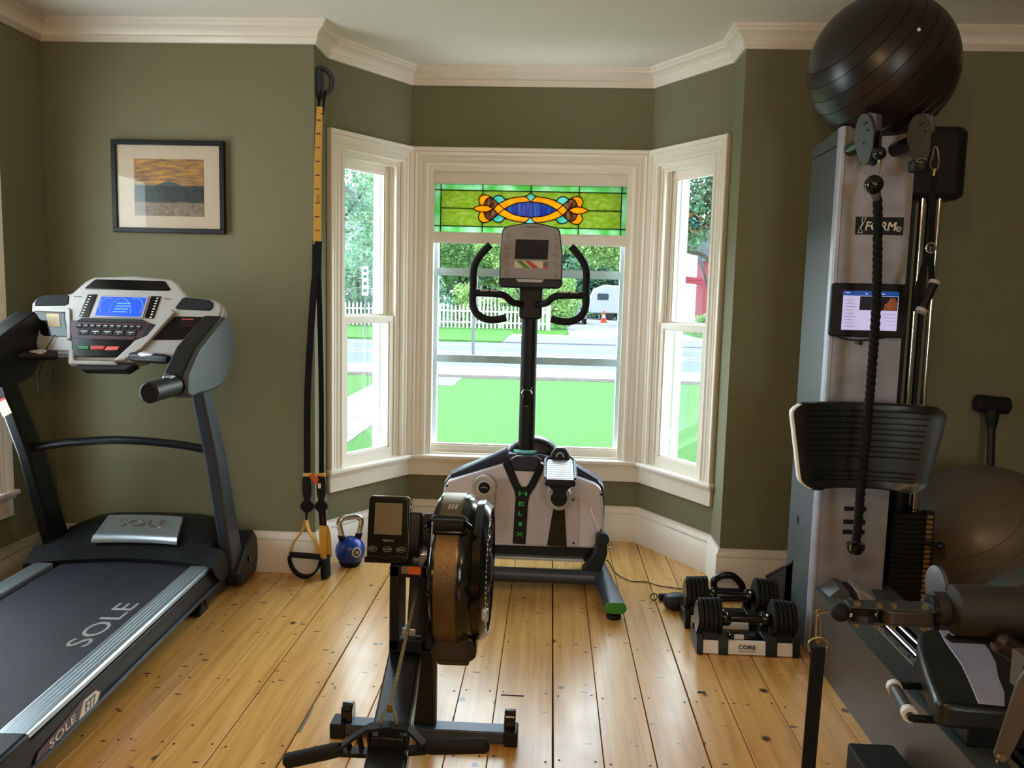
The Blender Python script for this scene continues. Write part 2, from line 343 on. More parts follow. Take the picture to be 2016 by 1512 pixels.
def wall(name, F, L, holes=(), e0=0, e1=0, label=None):
    mb = MB(); s = -e0
    for (a, b, z0, z1) in holes:
        fbox(mb, F, s, a, -TW, 0, -.06, H+.02); fbox(mb, F, a, b, -TW, 0, -.06, z0); fbox(mb, F, a, b, -TW, 0, z1, H+.02); s = b
    fbox(mb, F, s, L+e1, -TW, 0, -.06, H+.02)
    return struct(mb.build(name, 'wall', smooth=0), label)
WZ0, WZ1 = .50, 2.245                     # rough opening of the bay windows
wall('wall_left', FLW, LLW, [(4.95, 5.96, .50, 2.245)], .17, .17, 'sage wall with a window at the left')
struct(MB().prism([(XL-.17, DF), (X1, DF), (X1, DJ+.08), (X1-TW, DJ+.08), (X1-TW, DF+TW), (XL-.17, DF+TW)], -.06, H+.02, XY).build('wall_front_left', 'wall', smooth=0), 'sage wall left of the bay')
struct(MB().prism([(X4, DF), (XR+.17, DF), (XR+.17, DF+TW), (X4+TW, DF+TW), (X4+TW, DJ+.08), (X4, DJ+.08)], -.06, H+.02, XY).build('wall_front_right', 'wall', smooth=0), 'sage wall right of the bay')
OB0, OB1 = .105, LBB-.105
SL0, SL1 = .10, LBL-.085; SR0, SR1 = .085, LBR-.10
wall('wall_bay_left', FBL, LBL, [(SL0, SL1, WZ0, WZ1)], 0, .05); wall('wall_bay_back', FBB, LBB, [(OB0, OB1, WZ0, WZ1)], .05, .05); wall('wall_bay_right', FBR, LBR, [(SR0, SR1, WZ0, WZ1)], .05, 0)
wall('wall_right', FRW, LRW, [], .17, .17); wall('wall_rear', FRE, LRE, [(.9, 1.7, .8, 2.1)], .17, .17)
struct(MB().box(XL-.17, XR+.17, YB-.17, DB+.2, H, H+.12).build('ceiling', 'ceil', smooth=0), 'off-white ceiling')

# -------- crown and baseboard, mitred along the plan
PATH = [(XL, YB), (XL, DF), (X1, DF), (X1, DJ), (X2, DB), (X3, DB), (X4, DJ), (X4, DF), (XR, DF), (XR, YB)]
def offset(path, d):
    P = [V(p) for p in path]; out = []
    for i, p in enumerate(P):
        ns = []
        for a, b in ((i-1, i), (i, i+1)):
            if 0 <= a and b < len(P):
                q = (P[b]-P[a]).normalized(); ns.append(V((q.y, -q.x)))
        if len(ns) == 1: out.append(p+ns[0]*d)
        else:
            m = ns[0]+ns[1]; out.append(p+m*(2*d/m.length_squared))
    return out
def run(prof, names, mname):
    offs = [offset(PATH, d) for d, z in prof]
    for i in range(len(PATH)-1):
        rings = [[V((*offs[k][j], prof[k][1])) for k in range(len(prof))] for j in (i, i+1)]
        struct(MB().loft(rings).build(names[i], mname, smooth=50))
CR = [(-.004, ZC-.002), (.012, ZC-.002), (.014, ZC+.010), (.022, ZC+.016), (.024, ZC+.026), (.019, ZC+.032), (.024, ZC+.040), (.036, ZC+.054), (.050, ZC+.064), (.062, ZC+.070), (.064, ZC+.082), (.074, ZC+.086), (.076, H+.002), (-.004, H+.002)]
sides = ['left', 'front_left', 'jamb_left', 'bay_left', 'bay_back', 'bay_right', 'jamb_right', 'front_right', 'right']
run(CR, ['trim_%d' % (i+1) for i in range(9)], 'white')
BS = [(-.004, -.01), (.020, -.01), (.020, .168), (.0165, .171), (.0165, .175), (.021, .178), (.020, .186), (.012, .198), (.008, .207), (.008, ZB), (-.004, ZB)]
run(BS, ['baseboard_%s' % s for s in sides], 'white')

# ================================================================== WINDOWS
CAS = [(0, -.02), (0, .018), (.006, .022), (.014, .022), (.017, .016), (.030, .016), (.034, .021), (.040, .021), (.043, .016), (.058, .017), (.063, .024), (.070, .029), (.076, .024), (.079, .030), (.096, .034), (.100, .030), (.100, -.004)]
def casing(F, s0, s1, zb, zt, wl, wr, wt):
    """wl, wr, wt: casing widths left, right, top; the profile is squeezed to fit"""
    mb = MB(); rings = [[], [], [], []]
    for w, n in CAS:
        a, b, c = w*wl/.1, w*wr/.1, w*wt/.1
        rings[0].append(F(s0-a, n, zb)); rings[1].append(F(s0-a, n, zt+c)); rings[2].append(F(s1+b, n, zt+c)); rings[3].append(F(s1+b, n, zb))
    return mb.loft(rings)
def sash(mb, F, s0, s1, z0, z1, n0, n1, st, rb, rt_):
    fbox(mb, F, s0, s0+st, n0, n1, z0, z1); fbox(mb, F, s1-st, s1, n0, n1, z0, z1)
    fbox(mb, F, s0+st, s1-st, n0, n1, z0, z0+rb); fbox(mb, F, s0+st, s1-st, n0, n1, z1-rt_, z1)
    b = .008                                                      # glazing bead
    for q in ((s0+st, s0+st+b, z0+rb, z1-rt_), (s1-st-b, s1-st, z0+rb, z1-rt_), (s0+st+b, s1-st-b, z0+rb, z0+rb+b), (s0+st+b, s1-st-b, z1-rt_-b, z1-rt_)):
        fbox(mb, F, q[0], q[1], n0+.008, n1-.010, q[2], q[3])
    return mb
def window(name, F, L, s0, s1, wl, wr, stool, double=True, label=None, zt=WZ1, wt=.10, zb=WZ0):
    w = sroot(name, label)
    casing(F, s0, s1, zb-.005, zt, wl, wr, wt).build('casing', 'white', w, smooth=8)
    jb = MB()
    fbox(jb, F, s0-.004, s0+.018, -TW-.02, .0, zb, zt); fbox(jb, F, s1-.018, s1+.004, -TW-.02, 0, zb, zt); fbox(jb, F, s0+.018, s1-.018, -TW-.02, 0, zt-.018, zt); fbox(jb, F, s0+.018, s1-.018, -TW-.03, -.012, zb-.02, zb+.012)
    # parting stops
    if double: fbox(jb, F, s0+.018, s0+.030, -.062, -.053, zb+.012, zt-.018); fbox(jb, F, s1-.030, s1-.018, -.062, -.053, zb+.012, zt-.018)
    fbox(jb, F, s0+.018, s0+.032, -.022, -.006, zb, zt-.018); fbox(jb, F, s1-.032, s1-.018, -.022, -.006, zb, zt-.018); fbox(jb, F, s0+.032, s1-.032, -.022, -.006, zt-.032, zt-.018)
    jb.build('jamb', 'white', w, smooth=0)
    a, b = stool
    sb = MB(); fbox(sb, F, a, b, -.03, .05, zb-.022, zb+.004); sb.build('stool', 'white', w, bevel=.008, seg=3)
    mb = MB(); fbox(mb, F, a+.02, b-.02, -.002, .022, zb-.125, zb-.036); fbox(mb, F, a+.012, b-.012, -.002, .034, zb-.036, zb-.022); mb.build('apron', 'white', w, bevel=.003)
    c0, c1 = s0+.02, s1-.02
    if double:
        zm = 1.335
        up_ = sash(MB(), F, c0, c1, zm-.018, zt-.02, -.105, -.065, .036, .034, .05).build('upper_sash', 'white', w, smooth=0)
        g = MB(); fbox(g, F, c0+.04, c1-.04, -.087, -.084, zm+.01, zt-.065); g.build('glass_pane', 'glass', up_, smooth=0)
        lo = sash(MB(), F, c0, c1, zb+.008, zm+.014, -.052, -.016, .042, .052, .034).build('lower_sash', 'white', w, smooth=0)
        g = MB(); fbox(g, F, c0+.04, c1-.04, -.036, -.033, zb+.055, zm-.015); g.build('glass_pane', 'glass', lo, smooth=0)
    # outside storm frame
    sf = MB(); q = .045 if not double else .026
    fbox(sf, F, s0-.01, s0+q, -TW-.03, -TW+.025, zb, zt); fbox(sf, F, s1-q, s1+.01, -TW-.03, -TW+.025, zb, zt); fbox(sf, F, s0+q, s1-q, -TW-.029, -TW+.02, zt-.03, zt+.01); fbox(sf, F, s0+q, s1-q, -TW-.029, -TW+.02, zb-.01, zb+.03)
    if double: fbox(sf, F, s0+q, s1-q, -TW-.02, -TW+.01, 1.33, 1.355)
    sf.build('storm_frame', 'storm', w, smooth=0)
    return w
window('window_1', FBL, LBL, SL0, SL1, .10, .085, (-.02, LBL+.03), label='tall double-hung window on the left side of the bay')
window('window_3', FBR, LBR, SR0, SR1, .085, .10, (-.03, LBR+.02), label='tall double-hung window on the right side of the bay')
window('window_4', FLW, LLW, 4.95, 5.96, .09, .09, (4.82, 6.075), label='window in the left wall, only its edge in view', zb=.492)
w2 = window('window_2', FBB, LBB, OB0, OB1, .105, .105, (-.02, LBB+.02), double=False, label='wide bay window with a leaded stained glass transom')
s0, s1 = OB0+.018, OB1-.018
fr = MB(); n0, n1 = -.095, -.048
sG0, sG1 = .124, 1.302                                            # glass width in wall coordinates
for q in ((s0, sG0, WZ0+.01, WZ1-.018), (sG1, s1, WZ0+.01, WZ1-.018), (sG0, sG1, WZ0+.01, .553), (sG0, sG1, 1.803, 1.850), (sG0, sG1, 2.156, WZ1-.018)):
    fbox(fr, FBB, q[0], q[1], n0, n1, q[2], q[3])
for z0, z1 in ((.553, 1.803), (1.850, 2.156)):
    for q in ((sG0, sG0+.010, z0, z1), (sG1-.010, sG1, z0, z1), (sG0+.010, sG1-.010, z0, z0+.010), (sG0+.010, sG1-.010, z1-.010, z1)): fbox(fr, FBB, q[0], q[1], n0+.01, n1-.012, q[2], q[3])
fs = fr.build('fixed_frame', 'white', w2, smooth=0)
g = MB(); fbox(g, FBB, sG0, sG1, -.080, -.076, .553, 1.803); g.build('glass_pane', 'glass', fs, smooth=0)
for z0, z1 in ((1.600, 1.648), (1.062, 1.108)):
    g = MB(); fbox(g, FBB, OB0, OB1, -TW-.02, -TW+.012, z0, z1); g.build('storm_rail', 'storm', w2, smooth=0)
# stained glass, drawn in units of the photo's transom (half width 963.5, half height 255)
K = 1.178/1927; SC0, ZC0 = (sG0+sG1)/2+.001, 2.003
SG = dict(lime=stained_mat('lime_glass', '#B4CC58', '#D2DE8C', 26, (1, 1, 2), .15, gain=.46), rim=stained_mat('green_opal_glass', '#8CCB84', '#C8E8CC', 9, clear=.15, gain=.62), orange=stained_mat('orange_glass', '#FFAE24', '#FFBE3A', 20, clear=.03, gain=.62), teal=stained_mat('teal_glass', '#74C8B4', '#A8E0DA', 14, clear=.15),
          brown=stained_mat('brown_streaky_glass', '#7A4A38', '#B59A7C', 16, (3, 1, 1), .2), blue=stained_mat('blue_streaky_glass', '#0A50C0', '#58B0D8', 9, (7, 1, .6), .12, gain=.40))
came = MB()
def rounded(P, lim=52):
    n = len(P); Q = [V(p) for p in P]; cor = []
    for i in range(n):
        a, c = Q[i]-Q[i-1], Q[(i+1) % n]-Q[i]
        if a.length < 1e-6 or c.length < 1e-6 or abs(math.degrees(a.angle_signed(c))) > lim: cor.append(i)
    if len(cor) < 2 or n < 5: return P
    out = []
    for j in range(len(cor)):
        i0, i1 = cor[j], cor[(j+1) % len(cor)]; i1 += n if i1 <= i0 else 0
        ch = [Q[k % n] for k in range(i0, i1+1)]
        out += [tuple(p) for p in (smoothpts([V((*p, 0)) for p in ch], 4) if len(ch) > 2 else [V((*p, 0)) for p in ch])[:-1]]
    return [p[:2] for p in out]
def pane(poly, m, nm='glass_piece'):
    F = lambda a, b, d: FBB(SC0+a*K, d, ZC0+b*K)
    if m != 'lime' and m != 'rim': poly = rounded(poly)
    MB().prism(poly, -.076, -.072, F).build(nm, SG[m], w2, smooth=0)
    n = len(poly)
    for i in range(n):
        p, q = V(poly[i]), V(poly[(i+1) % n]); d = q-p
        if d.length < 1: continue
        d.normalize(); e = V((-d.y, d.x))*3.6; p2, q2 = p-d*2.2, q+d*2.2
        came.prism([tuple(p2-e), tuple(q2-e), tuple(q2+e), tuple(p2+e)], -.079, -.068, F)
def quad4(poly, m, both=True):
    for sx in (1, -1):
        for sy in (1, -1): pane([(x*sx, y*sy) for x, y in poly], m)
XE, YE = 962, 254; XI, YI, XM = 888, 174, 474
for sx in (1, -1):
    for sy in (1, -1):
        m = lambda P: [(x*sx, y*sy) for x, y in P]
        pane(m([(-XE, YI), (-XI, YI), (-XI, YE), (-XE, YE)]), 'rim'); pane(m([(-XI, YI), (-XM, YI), (-XM, YE), (-XI, YE)]), 'rim'); pane(m([(-XM, YI), (0, YI), (0, YE), (-XM, YE)]), 'rim')
        # lime field round the ornament
        pane(m([(-XI, 0), (-570, 0), (-530, 22), (-500, 30), (-500, 48), (-513, 75), (-505, 108), (-475, 133), (-XM, YI), (-XI, YI)]), 'lime')
        pane(m([(-475, 133), (-430, 132), (-390, 112), (-375, 100), (-350, 122), (-315, 132), (-280, 122), (-255, 92), (-200, 103), (-130, 118), (-60, 125), (-20, 145), (0, 170), (0, YI), (-XM, YI)]), 'lime')
        pane(m([(-318, 50), (-255, 82), (-200, 103), (-130, 118), (-60, 125), (-35, 112), (0, 74), (-85, 68), (-170, 48), (-262, 0)]), 'orange')
        pane(m([(-375, 100), (-350, 122), (-315, 132), (-280, 122), (-255, 92), (-255, 82), (-318, 50), (-342, 74)]), 'teal')
        pane(m([(-365, 0), (-318, 50), (-342, 74), (-375, 100), (-390, 112), (-430, 98), (-452, 66), (-458, 42), (-420, 26), (-385, 8)]), 'brown')
        pane(m([(-390, 112), (-430, 132), (-475, 133), (-505, 108), (-513, 75), (-500, 48), (-500, 30), (-475, 33), (-458, 42), (-452, 66), (-430, 98)]), 'orange')
    m = lambda P: [(x*sx, y) for x, y in P]
    pane(m([(-XE, -YI), (-XI, -YI), (-XI, YI), (-XE, YI)]), 'rim')
    pane(m([(-318, 50), (-262, 0), (-318, -50), (-365, 0)]), 'orange'); pane(m([(-570, 0), (-530, 22), (-475, 33), (-420, 26), (-372, 2), (-372, -2), (-420, -26), (-475, -33), (-530, -22)]), 'orange')
    pane([(x, y*sx) for x, y in [(0, 170), (-20, 145), (-60, 125), (-35, 112), (0, 74), (35, 112), (60, 125), (20, 145)]], 'teal')
pane([(-262, 0), (-170, 48), (-85, 68), (0, 74), (85, 68), (170, 48), (262, 0), (170, -48), (85, -68), (0, -74), (-85, -68), (-170, -48)], 'blue')
came.build('lead_came', 'lead', w2, smooth=0)
window('window_5', FRE, LRE, .9, 1.7, .09, .09, (.77, 1.83), label='window behind the camera', zb=.8, zt=2.1)
# portals just outside the openings
c = FBB(LBB/2, -TW-.06, 1.37); portal(c, (RAD(-90), 0, RAD(0)), 1.25, 1.8)
for F, L, ang in ((FBL, LBL, atan2(DB-DJ, X2-X1)), (FBR, LBR, atan2(DJ-DB, X4-X3))): portal(F(L/2, -TW-.06, 1.37), (RAD(-90), 0, ang), .52, 1.8)
portal(FLW(5.455, -TW-.06, 1.37), (RAD(-90), 0, RAD(90)), 1.0, 1.8); portal(FRE(1.3, -TW-.06, 1.45), (RAD(-90), 0, RAD(180)), .85, 1.35)
# ================================================================== OUTSIDE
GZ = -.5
_lin = lin
lin = lambda h: tuple(x*.82 for x in _lin(h))
SPECS.clear()
EX = dict(lawn=mat('lawn_grass', '#3A5A2C', .9, vary=.20, scale=16, bump=.6, bscale=40), verge=mat('verge_grass', '#395C28', .9, vary=.2, scale=2), road=mat('asphalt', '#585B66', .85, vary=.06, scale=.8), walk=mat('concrete', '#727171', .85, vary=.05, scale=2), apron=mat('pale_asphalt', '#5D5A60', .85, vary=.05),
          line=mat('road_paint_white', '#A6A4A4', .7), yel=mat('road_paint_yellow', '#8B6A52', .7), curb=mat('kerb_stone', '#959392', .8), soil=mat('mulch', '#48413C', .95, vary=.3, scale=6), gravel=mat('gravel', '#5E5A55', .95, vary=.35, scale=22), fence=mat('white_fence_paint', '#959798', .6), clap=mat('white_clapboard', '#898D91', .7),
          barn=mat('red_clapboard', '#742834', .7, vary=.1, scale=3), roof=mat('grey_shingle', '#494B51', .8), bark=mat('bark', '#342D26', .9, vary=.3, scale=9), bark2=mat('pale_bark', '#5B5A5E', .9), car=mat('silver_car_paint', '#676E76', .3, metal=.5), carg=mat('car_glass', '#2B3640', .1), trailer=mat('white_trailer', '#97989A', .4), cone=mat('cone_orange', '#A63C1D', .5), sign=mat('white_sign', '#949895', .5), signg=mat('green_print', '#1F4D3E', .5), hedge=mat('shadowed_hedge', '#243D38', .9))
for b_ in SPECS: b_.inputs['Specular IOR Level'].default_value = .05
def slab(name, x0, x1, y0, y1, z, m, lab=None):
    return struct(MB().box(x0, x1, y0, y1, z-.15, z).build(name, EX[m], smooth=0), lab)
slab('lawn', -45, 45, 5.15, 18.9, GZ, 'lawn', 'mown green front lawn outside the bay window')
slab('sidewalk', -45, 45, 19.55, 21.4, GZ+.012, 'walk', 'pale concrete sidewalk along the street')
slab('soil_strip', -45, 45, 18.9, 19.55, GZ+.006, 'soil'); slab('kerb_near', -45, 45, 21.4, 21.75, GZ+.02, 'curb')
slab('road', -60, 60, 21.75, 33.2, GZ-.02, 'road', 'grey street with a double yellow centre line')
rd = bpy.data.objects['road']
for y, m in ((31.2, 'line'), (27.35, 'yel'), (26.45, 'line')):
    MB().box(-50, 50, y, y+(.14 if m == 'line' else .30), GZ-.06, GZ-.012).build('road_marking', EX[m], rd, smooth=0)
slab('verge', -60, -2.0, 33.2, 42.6, GZ+.05, 'verge'); slab('driveway_apron', -2.0, 60, 33.2, 38.0, GZ+.03, 'apron'); slab('kerb_far', -1.4, 60, 38.0, 38.9, GZ+.07, 'curb'); slab('driveway', .9, 7.2, 38.9, 75, GZ+.03, 'walk', 'grey driveway across the street')
slab('far_yard', -60, .9, 42.6, 110, GZ+.04, 'verge'); slab('far_yard', 7.2, 70, 38.9, 110, GZ+.04, 'verge'); slab('far_yard', .9, 7.2, 75, 110, GZ+.04, 'verge')
pth = slab('garden_path', -3.75, -2.62, 5.4, 18.95, GZ+.015, 'walk', 'straight concrete path crossing the lawn to the sidewalk')
for k in range(1, 10): MB().box(-3.75, -2.62, 5.4+1.4*k, 5.415+1.4*k, GZ, GZ+.017).build('path_joint', EX['soil'], pth, smooth=0)
slab('gravel_patch', -2.62, -2.05, 17.2, 18.95, GZ+.008, 'gravel')
# picket fence: one part per picket
fc = thing('picket_fence', 'white picket fence across the street', 'fence', (-.25, 44, GZ))
pk = MB().prism([(-.05, 0), (.05, 0), (.05, 1.13), (0, 1.28), (-.05, 1.13)], 0, .022, XZ)
me0 = None
for i in range(56):
    x = -.25-.215*i
    if me0 is None: o = pk.build('picket', EX['fence'], fc, smooth=0, local=True); me0 = o.data; o.location = (0, 0, .08)
    else: o = bpy.data.objects.new('picket', me0); COL.objects.link(o); o.parent = fc; o.location = (-.215*i, 0, .08+rr.uniform(-.015, .015))
for i in range(1, 9):
    o = bpy.data.objects.new('picket', me0); COL.objects.link(o); o.parent = fc; o.location = (.12, .2+.42*i, .08); o.rotation_euler = (0, 0, RAD(75))
for z in (.35, .95): MB().box(-12.4, .12, .022, .06, z, z+.08).build('rail', EX['fence'], fc, smooth=0, local=True)
MB().box(.04, .18, -.02, .12, 0, 1.4).build('gate_post', EX['fence'], fc, smooth=0, local=True)
# trees and shrubs
def leaves(blobs, n, size, seed, flat=1.0):
    r = random.Random(seed); mb = MB(); vol = [b[3]**2 for b in blobs]; tot = sum(vol)
    for (x, y, z, rad), w in zip(blobs, vol):
        for _ in range(int(n*w/tot)):
            d = V((r.gauss(0, 1), r.gauss(0, 1), r.gauss(0, 1))).normalized()*rad*(r.random()**.45); d.z *= flat; c = V((x, y, z))+d
            a = V((r.gauss(0, 1), r.gauss(0, 1), r.gauss(0, .6))).normalized(); b = a.cross(V((r.gauss(0, 1), r.gauss(0, 1), r.gauss(0, 1)))).normalized(); s = size*r.uniform(.6, 1.35)
            mb.add([c-a*s, c+b*s*.55, c+a*s, c-b*s*.55], [(0, 1, 2, 3)])
    return mb
LM = dict(mid=leaf_mat('leaf_mid', '#415F3C', '#7A9A5C'), light=leaf_mat('leaf_light', '#62844A', '#9CBA72'), dark=leaf_mat('leaf_dark', '#385446', '#648468'), cool=leaf_mat('leaf_cool', '#4F7262', '#8CB08C'))
def tree(name, label, base, trunk, blobs, lm, n, size, seed, branches=(), bark='bark', group=None):
    t = thing(name, label, 'tree' if 'tree' in name else 'bush', base, 0, group)
    if trunk:
        h, r0, lean = trunk; mb = MB().tube([(0, 0, 0), (lean*.3, 0, h*.4), (lean*.6, 0, h*.7), (lean, 0, h)], [r0*1.25, r0, r0*.9, r0*.6], 9)
        mb.build('trunk', EX[bark], t, local=True)
    for br in branches: MB().tube(smoothpts(br[0], 4), [br[1]*(1-.6*k/(4*(len(br[0])-1))) for k in range(4*(len(br[0])-1)+1)], 6).build('branch', EX[bark], t, local=True)
    f = leaves(blobs, n, size, seed).build('foliage', LM[lm], t, smooth=0, local=True); f['kind'] = 'stuff'
    return t
tree('oak_tree', 'broad dark tree with a stout trunk behind the picket fence', (-5.9, 53, GZ), (3.2, .42, .1), [(-1.6, 0, 4.2, 2.2), (1.2, -.5, 4.6, 2.3), (-.2, .5, 6.6, 2.6), (-3, .5, 3.2, 1.6), (2.6, 0, 3.4, 1.5)], 'mid', 10920, 0.112, 11)
tree('maple_tree', 'pale green leafy tree above the middle of the picket fence', (-2.2, 50, GZ), (2.4, .2, 0), [(0, 0, 3.6, 1.6), (1.0, 0, 5.0, 1.6), (-1.2, .4, 5.2, 1.7), (1.6, .2, 3.0, 1.1)], 'light', 8820, 0.099, 12)
tree('maple_tree', 'tall dark tree over the driveway beside the trailer', (5.5, 76, GZ), (4, .35, 0), [(-2.5, 0, 5.0, 3.0), (1.5, 0, 5.0, 3.2), (0, 0, 8.5, 3.6), (-4.5, -1, 7.5, 2.8), (4.5, 0, 8, 3.2), (-5.5, 0, 3.5, 2.2)], 'dark', 14700, 0.224, 13)
tree('ash_tree', 'light leafy tree over the driveway seen at the right of the wide window', (6.4, 60, GZ), (4, .16, .1), [(-3.5, 0, 5.6, 1.8), (-1.5, 0, 5.2, 1.6), (-2.7, .3, 7.2, 2.0), (-5.1, .2, 6.4, 1.6)], 'light', 8820, 0.112, 14)
tree('round_bush', 'round pale green bush at the end of the picket fence', (.55, 46.5, GZ), None, [(0, 0, .9, .85), (-.3, .2, 1.9, 1.0), (.45, .3, 1.6, .7), (.1, 0, 2.6, .7)], 'light', 7140, 0.066, 15)
tree('round_bush', 'mid green bush behind the fence near its end', (-1.6, 46.5, GZ), None, [(0, 0, 1.0, 1.0), (-1.0, .2, 1.4, 1.0), (.6, .2, 1.9, .9)], 'mid', 5460, 0.066, 16)
tree('round_bush', 'cool green bush behind the fence left of the tree trunk', (-7.6, 47.5, GZ), None, [(0, 0, 1.0, 1.1), (1.4, .2, .9, .9), (-1.4, .2, 1.6, 1.2), (.4, .3, 2.2, 1.0)], 'cool', 6300, 0.073, 17)
tree('round_bush', 'pale bush between the tree trunk and the garden bench', (-4.6, 47.5, GZ), None, [(0, 0, .9, .9), (.9, .3, 1.2, .8), (-.5, .2, 1.8, .8)], 'light', 5040, 0.066, 18)
tree('elm_tree', 'nearest leafy tree with bare twigs, in front of the white house', (-7.4, 26, GZ), (4.2, .12, .2), [(0, 0, 4.6, 1.2), (.9, 0, 3.7, 1.1), (1.3, .3, 5.4, 1.3), (-.9, 0, 5.8, 1.2), (1.9, 0, 4.5, .9), (-.1, .3, 6.8, 1.4)], 'cool', 4830, 0.079, 19, [([(0, 0, 3.2), (.7, 0, 4.2), (1.4, .1, 5.2)], .05), ([(0, 0, 3.6), (-.5, .1, 4.8), (-.9, 0, 6)], .05)], 'bark')
tree('linden_tree', 'dense tree hiding part of the white house', (-11.2, 47, GZ), (3, .25, 0), [(0, 0, 3.2, 1.5), (1.0, 0, 4.6, 1.5), (-1.2, .2, 2.6, 1.2), (1.5, .3, 6.4, 1.7), (2.6, .2, 3.0, 1.2)], 'cool', 8820, 0.092, 20)
tree('dark_bush', 'deep blue green bush behind the fence by the road sign', (-11.4, 45.6, GZ), None, [(0, 0, .9, .95), (1.3, .1, .95, .95), (-1.3, .1, .9, .95), (2.5, .2, .9, .9), (.6, .1, 1.4, .8)], 'dark', 6720, 0.066, 21)
tree('spreading_tree', 'big dark tree with a forked trunk in front of the red barn', (3.45, 25, GZ), (3.6, .20, .1), [(.4, 0, 4.6, 1.2), (1.2, 0, 5.2, 1.2), (2.0, 0, 4.7, 1.0), (-.5, .3, 5.0, 1.1), (.5, 0, 3.8, .6), (1.9, .2, 6.2, 1.2), (2.6, .2, 5.4, 1.0)], 'dark', 10920, 0.079, 22, [([(.1, 0, 2.9), (.6, -.1, 3.3), (1.1, -.1, 3.2), (1.7, -.1, 2.7)], .11), ([(.9, -.1, 3.2), (1.15, -.1, 2.5), (1.25, -.1, 1.9)], .06), ([(.1, 0, 3.2), (.7, 0, 3.9), (1.5, 0, 4.6)], .08)], 'bark')
tree('round_bush', 'pale yellow green bush at the corner of the red barn', (7.6, 42, GZ), None, [(0, 0, .6, .55), (.4, 0, .9, .45)], 'light', 2520, 0.053, 23)
tree('poplar_tree', 'far tree rising behind the white house', (-17, 75, GZ), (4, .3, 0), [(0, 0, 6, 3.2), (3, 0, 7.5, 3), (5.5, 0, 5, 3), (1, 0, 10, 3)], 'mid', 10920, 0.264, 24)
tree('poplar_tree', 'far tree rising behind the oak and the bench', (-6.5, 78, GZ), (4, .3, 0), [(-3, 0, 4, 3.4), (2, 0, 4, 3.4), (6.5, 0, 3.5, 3.0), (0, 0, 8, 3.8), (5, 0, 7.5, 3.2), (-5, 0, 8, 3), (9, 0, 7, 3.2)], 'cool', 18900, 0.277, 25)
# white house: wall, boards, window, roof
hs = thing('clapboard_house', 'white clapboard house half hidden by trees', 'house', (-15.2, 55, GZ))
MB().box(-4, 4.0, 0, 7, 0, 6.8).build('wall', EX['clap'], hs, smooth=0, local=True)
for k in range(34): MB().prism([(-4.0, 0), (4.0, 0), (4.0, .17), (-4.0, .17)], -.035, 0, lambda a, b, d, k=k: V((a, d*(1-.8*b/.17), .2*k+b))).build('clapboard', EX['clap'], hs, smooth=0, local=True)
for x in (-1.5, 2.6):
    f = MB().box(x, x+1.0, -.09, 0, 3.6, 5.2).build('window_frame', EX['fence'], hs, smooth=0, local=True); MB().box(x+.1, x+.9, -.1, -.05, 3.7, 5.1).build('window_pane', EX['carg'], f, smooth=0, local=True)
MB().prism([(-4.4, 6.8), (4.4, 6.8), (0, 9.6)], -.4, 7.4, XZ).build('roof', EX['roof'], hs, smooth=0, local=True)
bn = thing('red_barn', 'red clapboard barn across the street', 'barn', (11.0, 48, GZ))
MB().box(-5.2, 5, 0, 9, 0, 4.1).build('wall', EX['barn'], bn, smooth=0, local=True); MB().prism([(-5.5, 4.1), (5.3, 4.1), (-.1, 7.4)], -.3, 9.4, XZ).build('roof', EX['roof'], bn, smooth=0, local=True)
for k in range(20): MB().box(-5.2, 5, -.03, 0, .2*k, .2*k+.16).build('clapboard', EX['barn'], bn, smooth=0, local=True)
MB().box(-1.4, 1.0, -.06, 0, 0, 2.3).build('barn_door', EX['barn'], bn, smooth=0, local=True)
# sign, post, trailer, cone, car, bench, stone
sg = thing('road_sign', 'small white parking sign on a thin post across the street', 'sign', (-8.05, 35, GZ))
MB().tube([(0, 0, 0), (0, 0, 2.75)], .035, 8).build('post', EX['bark2'], sg, local=True); MB().box(-.14, .14, -.06, -.035, 1.75, 3.0).build('plate', EX['sign'], sg, local=True)
for z in (1.9, 2.2, 2.5, 2.75): MB().box(-.07, .07, -.066, -.058, z, z+.12).build('sign_marking', EX['signg'], sg, local=True)
tag(MB().tube(smoothpts([(-2.36, 24.8, GZ), (-2.38, 24.8, .4), (-2.30, 24.8, 1.3), (-2.33, 24.8, 2.6)], 4), .045, 8).build('stake', EX['bark2']), 'thin grey wooden stake beside the near sidewalk', 'post')
tr = thing('camper_trailer', 'white rounded camper trailer at the end of the driveway', 'trailer', (4.95, 66, GZ))
MB().prism([(-1.9, .55), (1.9, .55), (2.1, 1.2), (2.0, 2.2), (1.4, 2.75), (-.8, 2.85), (-1.6, 2.5), (-2.0, 1.7)], 0, 2.2, XZ).build('body', EX['trailer'], tr, local=True, bevel=.12, seg=3)
for x in (-.3, .5): MB().lathe([(.32, 0), (.32, .2)], 16, (x, .05, .33), 'y').build('wheel', 'rubber', tr, local=True)
w = MB().prism(rrect(.9, .5, .1, 3, -.9, 1.9), -.02, .02, XZ).build('trailer_window', EX['carg'], tr, local=True)
cn = thing('traffic_cone', 'orange traffic cone in front of the trailer', 'cone', (3.78, 60, GZ+.03))
MB().lathe([(.22, .04), (.05, .85), (.04, .86)], 14, (0, 0, 0)).build('cone_body', EX['cone'], cn, local=True); MB().box(-.27, .27, -.27, .27, 0, .05).build('foot', EX['cone'], cn, local=True); MB().lathe([(.16, .34), (.11, .58)], 14, (0, -.002, 0)).build('stripe', EX['fence'], cn, local=True)
cr = thing('parked_car', 'silver car parked on the driveway behind the round bush', 'car', (1.45, 55, GZ+.03))
